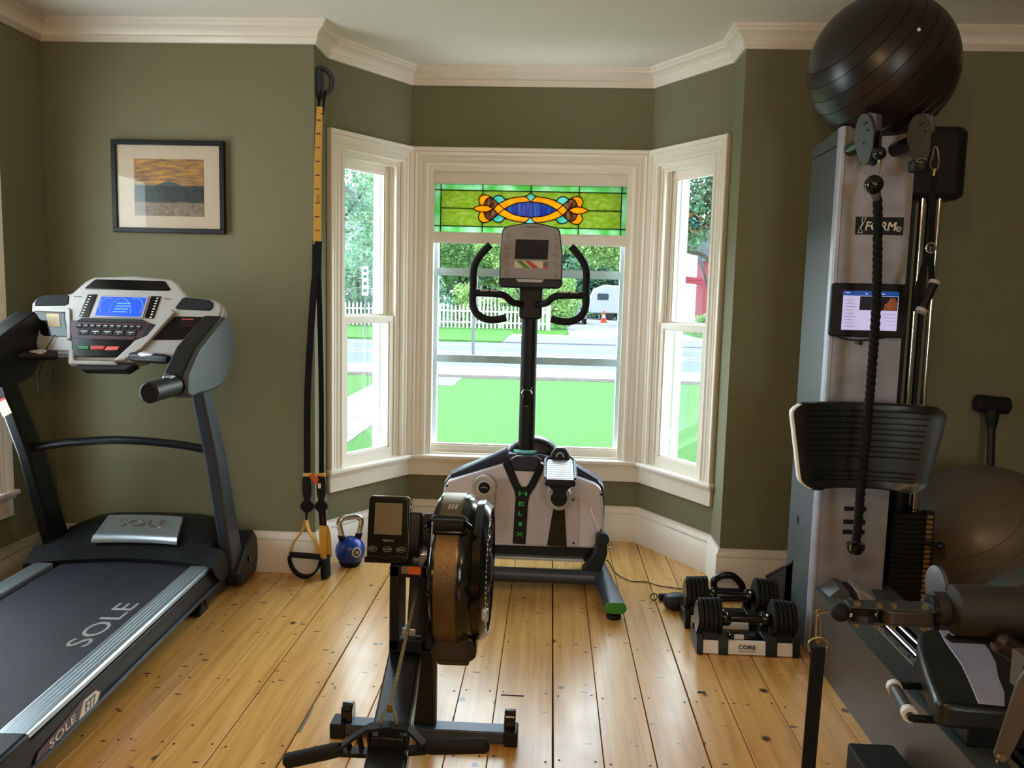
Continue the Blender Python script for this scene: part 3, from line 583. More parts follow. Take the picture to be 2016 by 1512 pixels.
MB().prism([(-.95, .35), (.95, .35), (.95, .85), (.85, .95), (-.85, .95), (-.95, .85)], 0, 4.2, XZ).build('body', EX['car'], cr, local=True, bevel=.08); MB().loft([[V((sx*.85, .8, .93)) for sx in (-1, 1)]+[V((sx*.8, 3.4, .93)) for sx in (1, -1)], [V((sx*.62, 1.4, 1.45)) for sx in (-1, 1)]+[V((sx*.62, 2.9, 1.45)) for sx in (1, -1)]]).build('cabin', EX['carg'], cr, local=True, bevel=.05)
for x, y in ((-.9, .7), (.7, .7), (-.9, 3.4), (.7, 3.4)): MB().lathe([(.32, 0), (.32, .2)], 16, (x, y, .33), 'x').build('wheel', 'rubber', cr, local=True)
be = thing('garden_bench', 'white slatted bench behind the picket fence', 'bench', (-3.6, 46, GZ))
for k in range(7): MB().box(-.72+.21*k, -.63+.21*k, .35, .39, .95, 1.75).build('slat', EX['fence'], be, smooth=0, local=True)
for nm, q in (('seat', (-.8, .8, -.1, .35, .9, .97)), ('top_rail', (-.8, .8, .34, .4, 1.74, 1.84)), ('leg', (-.78, -.7, -.1, .38, 0, .9)), ('leg', (.7, .78, -.1, .38, 0, .9))): MB().box(*q).build(nm, EX['fence'], be, smooth=0, local=True)
st = MB().ball((0, 0, .06), .12, 14, 8, (1.3, .8, .7)); o = st.build('garden_stone', EX['bark2']); o.location = (2.45, 16.9, GZ); tag(o, 'small grey stone lying on the lawn', 'stone')

tree('dark_hedge_bush', 'dark bushy growth behind the trailer and the traffic cone', (4.6, 71, GZ), None, [(-3.4, 0, 1.6, 1.9), (-1.2, 0, 1.8, 2.0), (1.2, 0, 1.8, 2.0), (3.2, 0, 1.7, 1.9), (-2.2, 0, 3.6, 1.9), (.4, 0, 3.9, 2.0), (2.6, 0, 3.8, 1.9)], 'dark', 10920, 0.172, 31)
lin = _lin
# ================================================================== TREADMILL (local frame: x across, y towards the wall)
TH = RAD(3.1)
tm = thing('treadmill', 'black and silver folding treadmill with a lit blue display', 'treadmill', (-1.963, 3.57, 0), TH)
def tb(mb, name, m, parent=None, **k): return mb.build(name, m, parent or tm, local=True, **k)
Yx = lambda x: (lambda a, b, d: V((d, a, b)))
# deck frame: side rails, belt, skirts
belt = MB().box(-.305, .305, -1.50, .14, .165, .185); beltO = tb(belt, 'running_belt', 'belt', bevel=.004)
tb(MB().box(-.33, .33, -1.45, .12, .11, .16), 'deck_board', 'black')
for sx in (-1, 1):
    r = MB().prism([(.318, .176), (.400, .176), (.410, .182), (.410, .196), (.402, .203), (.322, .203), (.318, .198)], -1.45, .015, lambda a, b, d: V((a*sx, d, b)))
    ro = tb(r, 'foot_rail', 'alu', bevel=.002)
    for q in (.338, .352, .366, .38): tb(MB().box(min(sx*q, sx*(q+.004)), max(sx*q, sx*(q+.004)), -1.44, .01, .2025, .2045), 'grip_rib', 'alu', ro)
    s = MB().prism([(.33, .175), (.412, .175), (.416, .15), (.410, .085), (.395, .075), (.33, .09)], -1.46, .22, lambda a, b, d: V((a*sx, d, b)))
    tb(s, 'side_skirt', 'slate2', bevel=.004)
    tb(MB().prism([(.405, .098), (.422, .100), (.422, .084), (.405, .078)], -1.46, .20, lambda a, b, d: V((a*sx, d, b))), 'skirt_bead', 'slate', bevel=.003)
    tb(MB().prism([(.30, .215), (.425, .215), (.43, .17), (.425, .05), (.30, .05)], -1.62, -1.448, lambda a, b, d: V((a*sx, d, b))), 'end_cap', 'black', bevel=.012, seg=3)
    # uprights
    up_ = MB().loft([[V((sx*.455, y, z)), V((sx*.398, y, z)), V((sx*.398, y2, z)), V((sx*.455, y2, z))] for y, y2, z in ((.225, .385, .07), (.0, .135, .71), (-.14, -.03, 1.0), (-.175, -.07, 1.08))])
    tb(up_, 'upright', 'slate' if sx > 0 else 'blackm', bevel=.012, seg=3)  # right upright in bluer, lighter grey: daylight from the bay put into colour
    # foot bracket with wheel
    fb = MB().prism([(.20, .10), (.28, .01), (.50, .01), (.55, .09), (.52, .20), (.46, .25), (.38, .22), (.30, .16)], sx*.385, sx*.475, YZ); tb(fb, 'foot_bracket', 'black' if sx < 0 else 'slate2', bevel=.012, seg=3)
    tb(MB().lathe([(.014, 0), (.014, .012)], 12, (sx*.47, .38, .12), 'x'), 'pivot_bolt', 'black2'); tb(MB().lathe([(.036, -.02), (.04, -.01), (.04, .01), (.036, .02)], 20, (sx*.43, .56, .045), 'x'), 'transport_wheel', 'rubber')
    tb(MB().tube([(sx*.39, .40, .06), (sx*.39, -.05, .06)], .032, 4, upv=(.7, 0, .7)), 'base_tube', 'slate2', bevel=.004)
    tb(MB().prism([(-.10, .004), (.0, .004), (.02, .085), (-.06, .095)], sx*.33, sx*.405, YZ), 'base_foot', 'black', bevel=.006)
tb(MB().box(-.40, .40, .42, .49, .02, .09), 'base_crossbar', 'blackm', bevel=.01)
tb(MB().tube([(.33, -.15, .09), (.05, -.55, .06)], .022, 10), 'folding_strut', 'black')
tb(MB().prism([(-.2, .035), (.0, .006), (.06, .006), (.06, .09), (-.1, .1)], .2, .36, YZ), 'folding_bracket', 'black', bevel=.01)
# motor hood: swept over x with an arched front lip
rings = []
for x in (-.44, -.405, -.37, -.30, -.22, -.1, 0, .1, .22, .30, .37, .405, .44):
    t = abs(x)/.44; arch = .13*(1-t**2.2)-.02; zt = .345-.055*max(0, t-.62)/.38-.02*t*t
    if t > .9: zt -= .05
    rings.append([V((x, .005+arch*.85, .175)), V((x, .0+arch*.85, .205)), V((x, .05+arch, .232)), V((x, .10+arch, .262)), V((x, .19+arch*.6, zt-.02)), V((x, .26+arch*.5, zt)), V((x, .44, zt-.01)), V((x, .52, zt-.06)), V((x, .55, .12)), V((x, .1+arch, .10))])
hood = tb(MB().loft(rings), 'motor_hood', 'black', smooth=50)
# silver badge with embossed name
def bp(a, b, d): 
    arch = .13*(1-abs(a/.44)**2.2)-.02
    y = .085+arch*.9+b*.115; z = .277+b*.064; return V((a, y-.004, z+d))
bad = MB(); N = 12; top = [(-.205+.41*k/N*1.0, 1-.02*abs(k-6)) for k in range(N+1)]
rows = []
for b, dz, e in ((-.10, -.012, .0), (-.12, .004, .0), (-.02, .017, .004), (.12, .014, .006), (1.0, .020, .022), (1.04, .0, .022)):
    rows.append([bp(-.205+.41*k/N+e*(1-2*k/N), b, dz) for k in range(N+1)])
bad.loft([[r[k] for r in rows] for k in range(N+1)])
bo = tb(bad, 'hood_badge', 'alu', smooth=60)
text('SOLE', 'badge_name', 'lcd', bo, (0, .245, .334), (1, 0, 0), (0, .115, .062), .24, .045, local=True, depth=.004)
# belt print and side sticker
text('SOLE', 'belt_name', 'silver', beltO, (.226, -.615, .1855), (.02, 1, 0), (-1, .02, 0), .42, .084, local=True, depth=.0008)
stk = tb(MB().prism([(x, z) for x, z in ((-1.42, .10), (-1.10, .085), (-1.05, .10), (-1.03, .125), (-1.06, .148), (-1.16, .155), (-1.40, .125))], .4145, .4185, lambda a, b, d: V((d, a, b))), 'side_sticker', 'maroon', smooth=0)
tb(MB().prism([(-1.18, .093), (-1.10, .089), (-1.055, .105), (-1.036, .125), (-1.064, .145), (-1.14, .149)], .4146, .4190, lambda a, b, d: V((d, a, b))), 'sticker_tip', 'lwhite', stk, smooth=0)
text('SOLE', 'sticker_name', 'lwhite', stk, (.4195, -1.27, .118), (0, 1, .06), (0, -.06, 1), .15, .026, local=True); text('F77', 'sticker_model', 'maroon', stk, (.4198, -1.10, .120), (0, 1, 0), (0, 0, 1), .065, .034, local=True)
# crossbar, warning label on the left upright
tb(MB().tube(smoothpts([(-.42, .05, .735), (-.25, .045, .765), (0, .04, .785), (.25, .045, .77), (.42, .05, .742)], 5), .027, 12, flat=.7), 'crossbar', 'blackm')
lb = MB().prism([(-.37, .02), (-.322, .05), (-.322, .145), (-.37, .115)], 0, .002, lambda a, b, d: V((a-.078, .0-(b+.175)*.483-d-.003, .885+b*.8))); lbo = tb(lb, 'warning_label', 'paper', smooth=0)
tb(MB().prism([(-.37, .102), (-.322, .132), (-.322, .145), (-.37, .115)], 0, .0028, lambda a, b, d: V((a-.078, .0-(b+.175)*.483-d-.003, .885+b*.8))), 'label_stripe', 'red', lbo, smooth=0)
# console: everything drawn in its tilted plane (a across, b up, d towards the user)
CB = V((0, .02, 1.12)); EB = V((0, .18, .40)).normalized(); EN = V((0, -EB.z, EB.y))
CF = lambda a, b, d: CB+V((a, 0, 0))+EB*b+EN*d
out = [(-.22, .030), (-.235, .068), (-.329, .065), (-.375, .079), (-.408, .14), (-.439, .265), (-.445, .305), (-.43, .338), (-.383, .354), (-.272, .362), (-.219, .425), (-.183, .449), (0, .461), (.183, .449), (.219, .425), (.272, .362), (.383, .352), (.43, .335), (.445, .300), (.439, .262), (.395, .14), (.36, .08), (.318, .062), (.135, .064), (.085, .030)]
con = MB().prism(out, -.075, 0, CF); co = tb(con, 'console_housing', 'silver', bevel=.014, seg=3)
tb(MB().prism([(a*.97, .02+b*.95) for a, b in out], -.12, -.06, CF), 'console_back', 'slate2', bevel=.02, seg=2)
def cp(name, poly, m, d0, d1, par=co, bevel=.003): return tb(MB().prism(poly, d0, d1, CF), name, m, par, bevel=bevel)
cp('book_ledge', [(-.213, .389), (-.176, .431), (-.165, .436), (.145, .436), (.158, .432), (.189, .392), (.18, .385), (-.207, .384)], 'black2', -.01, .003)
cp('display_frame', [(-.139, .355), (.095, .355), (.082, .243), (-.152, .243)], 'silver', -.005, .004)
MT['screen'] = mat('lcd_blue', '#1438FF', .3, vary=.0, emit=('#1746FF', 1.1)); MT['screenl'] = mat('lcd_lines', '#5E93FF', .3, vary=0, emit=('#4A86FF', 1.1))
ds = cp('display', [(-.126, .347), (.085, .347), (.072, .250), (-.141, .250)], 'screen', 0, .0055)
g = MB()
for cx, cy, ra, rb, t0, t1 in ((-.028, .265, .05, .075, 0, 180), (-.09, .30, .035, .04, 60, 230), (.04, .30, .035, .04, -50, 120)):
    g.tube([CF(cx+ra*cos(RAD(t)), cy+rb*sin(RAD(t)), .0057) for t in range(t0, t1+1, 12)], .0011, 5)
for k in range(4): g.box(0, 1, 0, 1, 0, 1, lambda p, k=k: CF(-.06+.065*p.x+.004*k, .27+.014*k+.005*p.y, .0055+.0006*p.z))
tb(g, 'display_graphics', 'screenl', ds)
for nm, q in (('speaker_grille', [(-.426, .292), (-.428, .315), (-.418, .338), (-.39, .348), (-.29, .355), (-.277, .347), (-.274, .306), (-.29, .298)]), ('speaker_grille', [(.222, .300), (.248, .348), (.262, .355), (.375, .345), (.395, .330), (.397, .305), (.385, .290), (.24, .292)])): cp(nm, q, 'rubber', -.01, .004)
cp('phone_tray', [(-.419, .26), (-.282, .261), (-.247, .15), (-.255, .143), (-.355, .146), (-.372, .155)], 'black2', -.02, .002); cp('tray_rim', [(-.425, .272), (-.262, .285), (-.255, .275), (-.225, .13), (-.243, .128), (-.272, .262), (-.42, .264)], 'silver', -.002, .012)
rtray = cp('bottle_tray', [(.226, .259), (.363, .260), (.292, .152), (.275, .142), (.142, .138), (.137, .145)], 'black2', -.02, .002)
for k in range(5): cp('warning_text', [(.262, .246-.009*k), (.262+.055+.008*(k % 3), .246-.009*k), (.259+.055+.008*(k % 3), .2425-.009*k), (.26, .2425-.009*k)], 'maroon' if k else 'red2', .002, .0032, rtray, 0)
for nm, q, sg_ in (('incline_keys', [(-.191, .357), (-.148, .359), (-.169, .243), (-.213, .245)], -1), ('speed_keys', [(.103, .357), (.150, .356), (.131, .244), (.087, .245)], 1)):
    kp = cp(nm, q, 'black2', 0, .004)
    for k in range(8):
        t = k/7; bx = q[0][0]+(q[3][0]-q[0][0])*t+(.008 if sg_ < 0 else .027); by = .348-.096*t
        cp('key_mark', [(bx, by), (bx+.010, by), (bx+.009, by-.005), (bx-.001, by-.005)], 'lwhite', .004, .005, kp, 0)
text('INCLINE', 'key_caption', 'lcd', co, CF(-.236, .345, .001), (1, 0, 0), EB, .04, .006, local=True); text('SPEED', 'key_caption', 'lcd', co, CF(.178, .345, .001), (1, 0, 0), EB, .032, .006, local=True)
rp_ = cp('key_panel', [(-.254, .222), (-.216, .224), (-.19, .237), (.085, .236), (.11, .221), (.175, .205), (.125, .140), (.060, .140), (.016, .050), (-.205, .047), (-.225, .139)], 'maroon', -.01, .009)
cp('panel_hood', [(-.215, .222), (-.19, .237), (.085, .236), (.11, .221), (.10, .216), (-.205, .216)], 'slate2', .002, .012, rp_); cp('panel_side', [(.118, .219), (.175, .205), (.127, .142), (.085, .146)], 'black', .002, .011, rp_)
cp('panel_base', [(-.215, .135), (.058, .135), (.016, .050), (-.203, .047)], 'black2', .002, .0115, rp_)
for row, n, b0, b1 in ((0, 10, .186, .207), (1, 5, .153, .182)):
    a0, a1 = -.214+.016*row, .089-.02*row
    for k in range(n):
        x0 = a0+(a1-a0)*k/n+.0015; x1 = a0+(a1-a0)*(k+1)/n-.0015
        ko = cp('key', [(x0, b1), (x1, b1), (x1-.002, b0), (x0+.002, b0)], 'black', .008, .0125, rp_, .001)
        cp('key_mark', [((x0+x1)/2-(x1-x0)*.28, (b0+b1)/2+.004), ((x0+x1)/2+(x1-x0)*.28, (b0+b1)/2+.004), ((x0+x1)/2+(x1-x0)*.28, (b0+b1)/2+.001), ((x0+x1)/2-(x1-x0)*.28, (b0+b1)/2+.001)], 'lwhite', .0125, .0132, ko if False else rp_, 0)
        if row: tb(MB().ball(CF((x0+x1)/2, b0+.008, .0128), .0034, 8, 6), 'key_light', 'lwhite', rp_)
for nm, q, m in (('start_key', [(-.186, .098), (-.134, .098), (-.132, .080), (-.183, .080)], 'keyg'), ('stop_key', [(-.127, .100), (-.058, .101), (-.066, .081), (-.126, .080)], 'red'), ('resume_key', [(-.051, .098), (.006, .099), (-.004, .080), (-.063, .079)], 'red2')): cp(nm, q, m, .010, .016, rp_)
cp('caution_note', [(-.364, .256), (-.305, .255), (-.286, .190), (-.343, .191)], 'label', .002, .005)
for k in range(5): cp('note_text', [(-.350+.003*k, .238-.009*k), (-.306+.003*k, .238-.009*k), (-.306+.003*k, .2355-.009*k), (-.350+.003*k, .2355-.009*k)], 'lcd', .005, .0056, None, 0)
cp('console_strut', [(.205, .290), (.232, .272), (.140, .135), (.105, .088), (.035, .032), (-.01, .032), (.07, .128), (.12, .155)], 'silver', -.004, .018, None, .006)
cp('console_chin', [(-.225, .075), (-.205, .088), (-.190, .030), (-.01, .028), (.01, .012), (-.215, .010)], 'silver', -.03, .014, None, .006)
tb(MB().prism([(-.20, .022), (.085, .022), (.04, -.012), (-.16, -.012)], -.06, .0, CF), 'console_keel', 'black', bevel=.006)
# side arms with hand grips
for sx in (-1, 1):
    poly = [(.065, 1.362), (.157, 1.319), (.203, 1.281), (.194, 1.21), (.128, 1.131), (.045, 1.062), (-.038, 1.045), (-.141, 1.042), (-.272, 1.046), (-.34, 1.040), (-.395, 1.060), (-.385, 1.138), (-.302, 1.20), (-.246, 1.239), (-.1, 1.296)]
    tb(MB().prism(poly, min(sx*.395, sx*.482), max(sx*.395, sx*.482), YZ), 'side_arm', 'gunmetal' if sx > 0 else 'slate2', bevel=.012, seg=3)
    tb(MB().prism([(y*1.02+.002, z+.004) for y, z in poly[:1]]+[(.135, 1.30), (.12, 1.22), (.05, 1.15), (-.08, 1.10), (-.25, 1.075), (-.398, 1.066), (-.390, 1.142), (-.306, 1.205), (-.248, 1.245), (-.102, 1.302)], min(sx*.382, sx*.462), max(sx*.382, sx*.462), YZ), 'arm_cover', 'black', bevel=.008)
    gp = tb(MB().loft([[V((sx*.432+c_*.037, y, 1.097+s_*.041)) for c_, s_ in [(cos(2*pi*k/14), sin(2*pi*k/14)) for k in range(14)]] for y in (-.64, -.625, -.40, -.36)]), 'hand_grip', 'slate2', bevel=.008)
    tb(MB().lathe([(.0425, -.004), (.0425, .004)], 18, (sx*.432, -.395, 1.097), 'y'), 'grip_seam', 'black2', gp); tb(MB().box(sx*.432-.016, sx*.432+.016, -.48, -.42, 1.132, 1.143), 'thumb_switch', 'alu', gp, bevel=.006)
    # pulse bar
    a0, a1 = (-.258, -.415) if sx < 0 else (.075, .275)
    p0, p1 = CF(a0, .045, .03), CF(a1, .012, .10)
    pb = tb(MB().tube([p0, p0.lerp(p1, .15), p0.lerp(p1, .9), p1], [.020, .024, .022, .016], 12), 'pulse_bar', 'black')
    d = (p1-p0).normalized(); q0, q1 = p0.lerp(p1, .15), p0.lerp(p1, .8); tb(MB().tube([q0+V((0, -.004, .007)), q0.lerp(q1, .3)+V((0, -.004, .010)), q1+V((0, -.004, .007))], [.012, .019, .010], 12), 'pulse_sensor', 'silver', pb)
# safety cord
tb(MB().tube(smoothpts([CF(-.30, .15, .008), CF(-.325, .08, .012), CF(-.33, .05, -.01), V((-.335, -.0, 1.10)), V((-.33, -.02, 1.00)), V((-.30, -.02, .965)), V((-.272, -.02, 1.0)), V((-.275, .0, 1.10))], 6), .0022, 6), 'safety_cord', 'black')

# ================================================================== PICTURE
pc = thing('framed_picture', 'black framed landscape photograph in a wide mat on the wall left of the bay', 'picture', (-1.957, DF, 1.99))
x0, x1, z0, z1 = -2.247, -1.667, 1.762, 2.222
PF = MB(); b = .024
for q in ((x0, x1, z1-b, z1), (x0, x1, z0, z0+b), (x0, x0+b, z0+b, z1-b), (x1-b, x1, z0+b, z1-b)): PF.box(q[0], q[1], DF-.030, DF-.001, q[2], q[3])
PF.build('frame', 'black', pc, bevel=.002)
MB().box(x0+b, x1-b, DF-.016, DF-.004, z0+b, z1-b).build('mat_board', 'paper', pc, smooth=0)
def sunset():
    m, t, bb = mk('sunset_print'); L = t.links.new; tc = node(t, 'ShaderNodeTexCoord'); sp_ = node(t, 'ShaderNodeSeparateXYZ'); L(tc.outputs['Generated'], sp_.inputs[0])
    n = node(t, 'ShaderNodeTexNoise', Scale=3.5, Detail=5); mp = node(t, 'ShaderNodeMapping'); mp.inputs['Scale'].default_value = (1.2, 1, 6); L(tc.outputs['Generated'], mp.inputs[0]); L(mp.outputs[0], n.inputs['Vector'])
    sky = node(t, 'ShaderNodeValToRGB'); e = sky.color_ramp.elements; e[0].position, e[1].position = .36, .64; e[0].color = (*lin('#7A5A46'), 1); e[1].color = (*lin('#D09A48'), 1); L(n.outputs['Fac'], sky.inputs[0])
    # hill line: z + small noise against a peak in x
    n2 = node(t, 'ShaderNodeTexNoise', Scale=14, Detail=4); L(tc.outputs['Generated'], n2.inputs['Vector'])
    dx = node(t, 'ShaderNodeMath', operation='SUBTRACT'); dx.inputs[1].default_value = .5; L(sp_.outputs['X'], dx.inputs[0]); ab = node(t, 'ShaderNodeMath', operation='ABSOLUTE'); L(dx.outputs[0], ab.inputs[0])
    pk_ = node(t, 'ShaderNodeMapRange'); pk_.inputs[1].default_value = 0; pk_.inputs[2].default_value = .2; pk_.inputs[3].default_value = .62; pk_.inputs[4].default_value = .54; L(ab.outputs[0], pk_.inputs[0])
    hz = node(t, 'ShaderNodeMath', operation='LESS_THAN'); L(sp_.outputs['Z'], hz.inputs[0]); L(pk_.outputs[0], hz.inputs[1])
    wob = node(t, 'ShaderNodeMath', operation='MULTIPLY_ADD'); wob.inputs[1].default_value = .12; L(n2.outputs['Fac'], wob.inputs[0]); L(sp_.outputs['Z'], wob.inputs[2])
    tr_ = node(t, 'ShaderNodeMath', operation='LESS_THAN'); tr_.inputs[1].default_value = .585; L(wob.outputs[0], tr_.inputs[0]); fd = node(t, 'ShaderNodeMath', operation='LESS_THAN'); fd.inputs[1].default_value = .30; L(wob.outputs[0], fd.inputs[0])
    gcol = node(t, 'ShaderNodeValToRGB'); e = gcol.color_ramp.elements; e[0].position, e[1].position = .3, .7; e[0].color = (*lin('#6B5848'), 1); e[1].color = (*lin('#A08A74'), 1); L(n2.outputs['Fac'], gcol.inputs[0])
    tcol = node(t, 'ShaderNodeValToRGB'); e = tcol.color_ramp.elements; e[0].position, e[1].position = .35, .75; e[0].color = (*lin('#15191A'), 1); e[1].color = (*lin('#33403A'), 1); L(n2.outputs['Fac'], tcol.inputs[0])
    a = node(t, 'ShaderNodeMix', data_type='RGBA'); a.inputs[7].default_value = (*lin('#41545A'), 1); L(hz.outputs[0], a.inputs[0]); L(sky.outputs[0], a.inputs[6])
    b_ = node(t, 'ShaderNodeMix', data_type='RGBA'); L(tr_.outputs[0], b_.inputs[0]); L(a.outputs[2], b_.inputs[6]); L(tcol.outputs[0], b_.inputs[7])
    c_ = node(t, 'ShaderNodeMix', data_type='RGBA'); L(fd.outputs[0], c_.inputs[0]); L(b_.outputs[2], c_.inputs[6]); L(gcol.outputs[0], c_.inputs[7]); L(c_.outputs[2], bb.inputs['Base Color']); bb.inputs['Roughness'].default_value = .5
    return m
MB().box(-2.135, -1.777, DF-.018, DF-.006, 1.847, 2.130).build('print', sunset(), pc, smooth=0)
MB().box(x0+b-.004, x1-b+.004, DF-.022, DF-.020, z0+b-.004, z1-b+.004).build('glazing', 'pglass', pc, smooth=0)

# ================================================================== SUSPENSION TRAINER hanging at the bay corner
an = thing('wall_anchor', 'grey ring anchor screwed high on the bay corner', 'anchor', (X1, 4.20, 2.53))
MB().prism(rrect(.10, .16, .04, 5, 4.215, 2.53), X1+.001, X1+.02, YZ).build('plate', 'slate', an, bevel=.005)
MB().tube([(X1+.012+.062*sin(t), 4.205, 2.535+.068*cos(t)) for t in [pi*k/14 for k in range(15)]], .014, 10).build('ring', 'slate', an)
MB().tube([(X1+.012, 4.205, 2.603), (X1+.012, 4.205, 2.467)], .014, 10).build('ring_back', 'slate', an)
for z in (2.475, 2.585): MB().lathe([(.009, 0), (.009, .006)], 10, (X1+.018, 4.215, z), 'x').build('screw', 'chrome', an)
tx = thing('suspension_trainer', 'yellow and black strap trainer with two foot loops hanging by the bay corner', 'strap', (-1.19, 4.11, .02))
for x in (-1.196, -1.172): MB().strip(smoothpts([(x, 4.19, 2.49), (x, 4.16, 2.42), (x+.001, 4.13, 2.36)], 4), (1, 0, 0), (0, 1, 0), .012, .004).build('anchor_cord', 'cloth', tx)
yl = MB().strip([(-1.184, 4.135, 2.40), (-1.185, 4.10, 2.1), (-1.186, 4.09, 1.72)], (1, .25, 0), (-.25, 1, 0), [.028, .036, .040], .005).build('yellow_strap', 'yellow', tx)
MB().strip([(-1.194, 4.145, 2.40), (-1.197, 4.11, 2.1), (-1.197, 4.10, 1.72)], (.6, 1, 0), (-1, .6, 0), .022, .004).build('yellow_strap', 'orange', tx)
for k in range(9):
    z = 2.33-.068*k; y = 4.135-.035*(2.40-z)/.3 if z > 2.1 else 4.10-.01*(2.1-z)/.38
    MB().box(-1.196, -1.176, y-.006, y+.0, z, z+.004).build('strap_mark', 'black', yl, smooth=0)
bxz = 1.925; 
for q in ((-1.196, bxz, -1.174, bxz), (-1.196, bxz+.035, -1.174, bxz+.035), (-1.196, bxz, -1.174, bxz+.035), (-1.196, bxz+.035, -1.174, bxz)):
    MB().tube([(q[0], 4.0925, q[1]), (q[2], 4.0925, q[3])], .0012, 4).build('stitching', 'lcd', yl)
MB().strip([(-1.186, 4.092, 1.735), (-1.188, 4.088, 1.56)], (1, .1, 0), (-.1, 1, 0), .046, .012).build('equalizer_loop', 'cloth', tx)
MB().strip(smoothpts([(-1.196, 4.086, 1.58), (-1.215, 4.08, 1.3), (-1.233, 4.075, .95), (-1.237, 4.08, .52)], 4), (1, 0, 0), (0, 1, 0), [.02]+[.034]*12, .004).build('black_strap', 'cloth', tx)
MB().strip(smoothpts([(-1.178, 4.088, 1.58), (-1.172, 4.09, 1.3), (-1.166, 4.09, .95), (-1.166, 4.09, .52)], 4), (1, .3, 0), (-.3, 1, 0), [.02]+[.026]*12, .004).build('black_strap', 'cloth', tx)
for x, y in ((-1.238, 4.08), (-1.166, 4.09)):
    MB().box(x-.021, x+.021, y-.012, y+.008, .535, .553).build('keeper', 'yellow', tx, bevel=.003)
    MB().loft([[V((x+sx_*w, y+sy_*.011, z)) for sx_, sy_ in ((-1, -1), (1, -1), (1, 1), (-1, 1))] for w, z in ((.020, .535), (.024, .49), (.023, .45), (.014, .405), (.013, .395))]).build('cam_buckle', 'black', tx, bevel=.003)
    MB().loft([[V((x+sx_*w, y+sy_*.014, z)) for sx_, sy_ in ((-1, -1), (1, -1), (1, 1), (-1, 1))] for w, z in ((.014, .41), (.035, .385), (.033, .365), (.012, .345))]).build('strap_bundle', 'cloth', tx, bevel=.006)
MB().prism([(-1.222, .55), (-1.195, .556), (-1.172, .525), (-1.180, .498), (-1.198, .505), (-1.214, .53)], 4.055, 4.068, XZ).build('orange_tab', 'orange', tx, bevel=.003)
MB().box(-1.18, -1.165, 4.074, 4.079, .475, .50).build('white_tag', 'lwhite', tx, smooth=0)
# left handle, seen face on: black strap, yellow webbing triangle, foot cradle
MB().strip([(-1.240, 4.08, .35), (-1.242, 4.075, .29)], (1, 0, 0), (0, 1, 0), [.012, .006], .014).build('handle_strap', 'cloth', tx)
for sx in (-1, 1): MB().strip(smoothpts([(-1.242+sx*.003, 4.07, .305), (-1.242+sx*.018, 4.065, .25), (-1.242+sx*.058, 4.055, .19), (-1.242+sx*.078, 4.05, .135)], 5), [(.25, 1, 0)]*16, [(1, -.25, .5*sx)]*16, .026, .004).build('handle_webbing', 'yellow', tx)
MB().tube([(-1.322, 4.05, .125), (-1.162, 4.05, .118)], .015, 14).build('handle_grip', 'rubber', tx)
MB().strip([(-1.242-.082*cos(t), 4.05, .115-.105*sin(t)) for t in [pi*k/18 for k in range(19)]], (0, 1, 0), [(-cos(pi*k/18), 0, -sin(pi*k/18)) for k in range(19)], .034, .010).build('foot_cradle', 'cloth', tx)
# right handle, seen edge on
MB().strip([(-1.163, 4.09, .35), (-1.158, 4.09, .27)], (1, .2, 0), (-.2, 1, 0), .036, .006).build('handle_strap', 'cloth', tx)
MB().box(-1.158, -1.154, 4.083, 4.086, .285, .33).build('stitched_mark', 'red', tx, smooth=0)
hw = MB().strip(smoothpts([(-1.158, 4.09, .275), (-1.155, 4.07, .22), (-1.150, 4.06, .15), (-1.146, 4.06, .09)], 4), (1, .3, 0), (-.3, 1, 0), [.040]*4+[.034]*9, .006).build('handle_webbing', 'yellow', tx)
MB().strip(smoothpts([(-1.150, 4.10, .27), (-1.142, 4.12, .2), (-1.14, 4.13, .09)], 4), (1, .3, 0), (-.3, 1, 0), .034, .005).build('handle_webbing', 'yellow', tx)
MB().loft([[V((-1.146+dx+c_*.021, 4.09+s_*.06, z)) for c_, s_ in [(cos(2*pi*k/12), sin(2*pi*k/12)) for k in range(12)]] for dx, z in ((0, .105), (0, .06), (.002, .02), (.004, .004))]).build('foot_cradle', 'cloth', tx, smooth=60)

# ================================================================== KETTLEBELLS
def kettlebell(label, loc, rz):
    k = thing('kettlebell', label, 'kettlebell', loc, rz, 'blue kettlebells under the bay window')
    prof = [(.045, 0), (.052, .002)]+[(.081*cos(a), .079+.081*sin(a)) for a in [RAD(-65+13*i) for i in range(12)]]+[(.002, .160)]
    MB().lathe(prof, 36).build('body', 'blue', k, local=True, smooth=60)
    MB().lathe([(.050, 0), (.0565, .012), (.062, .022), (.058, .024)], 36, (0, 0, -.0005)).build('foot_ring', 'rubber', k, local=True)
    for sx in (-1, 1): MB().loft([[V((sx*.046+c_*.019+sx*o, s_*.019, z)) for c_, s_ in [(cos(2*pi*q/14), sin(2*pi*q/14)) for q in range(14)]] for o, z in ((-.004, .135), (.004, .165), (.006, .172))]).build('collar', 'rubber', k, local=True)
    h = smoothpts([(-.049, 0, .16), (-.055, 0, .195), (-.062, 0, .225), (-.058, 0, .252), (-.035, 0, .266), (0, 0, .268), (.035, 0, .266), (.058, 0, .252), (.062, 0, .225), (.055, 0, .195), (.049, 0, .16)], 4)
    MB().tube(h, .0165, 14).build('handle', 'chrome', k, local=True)
    return k
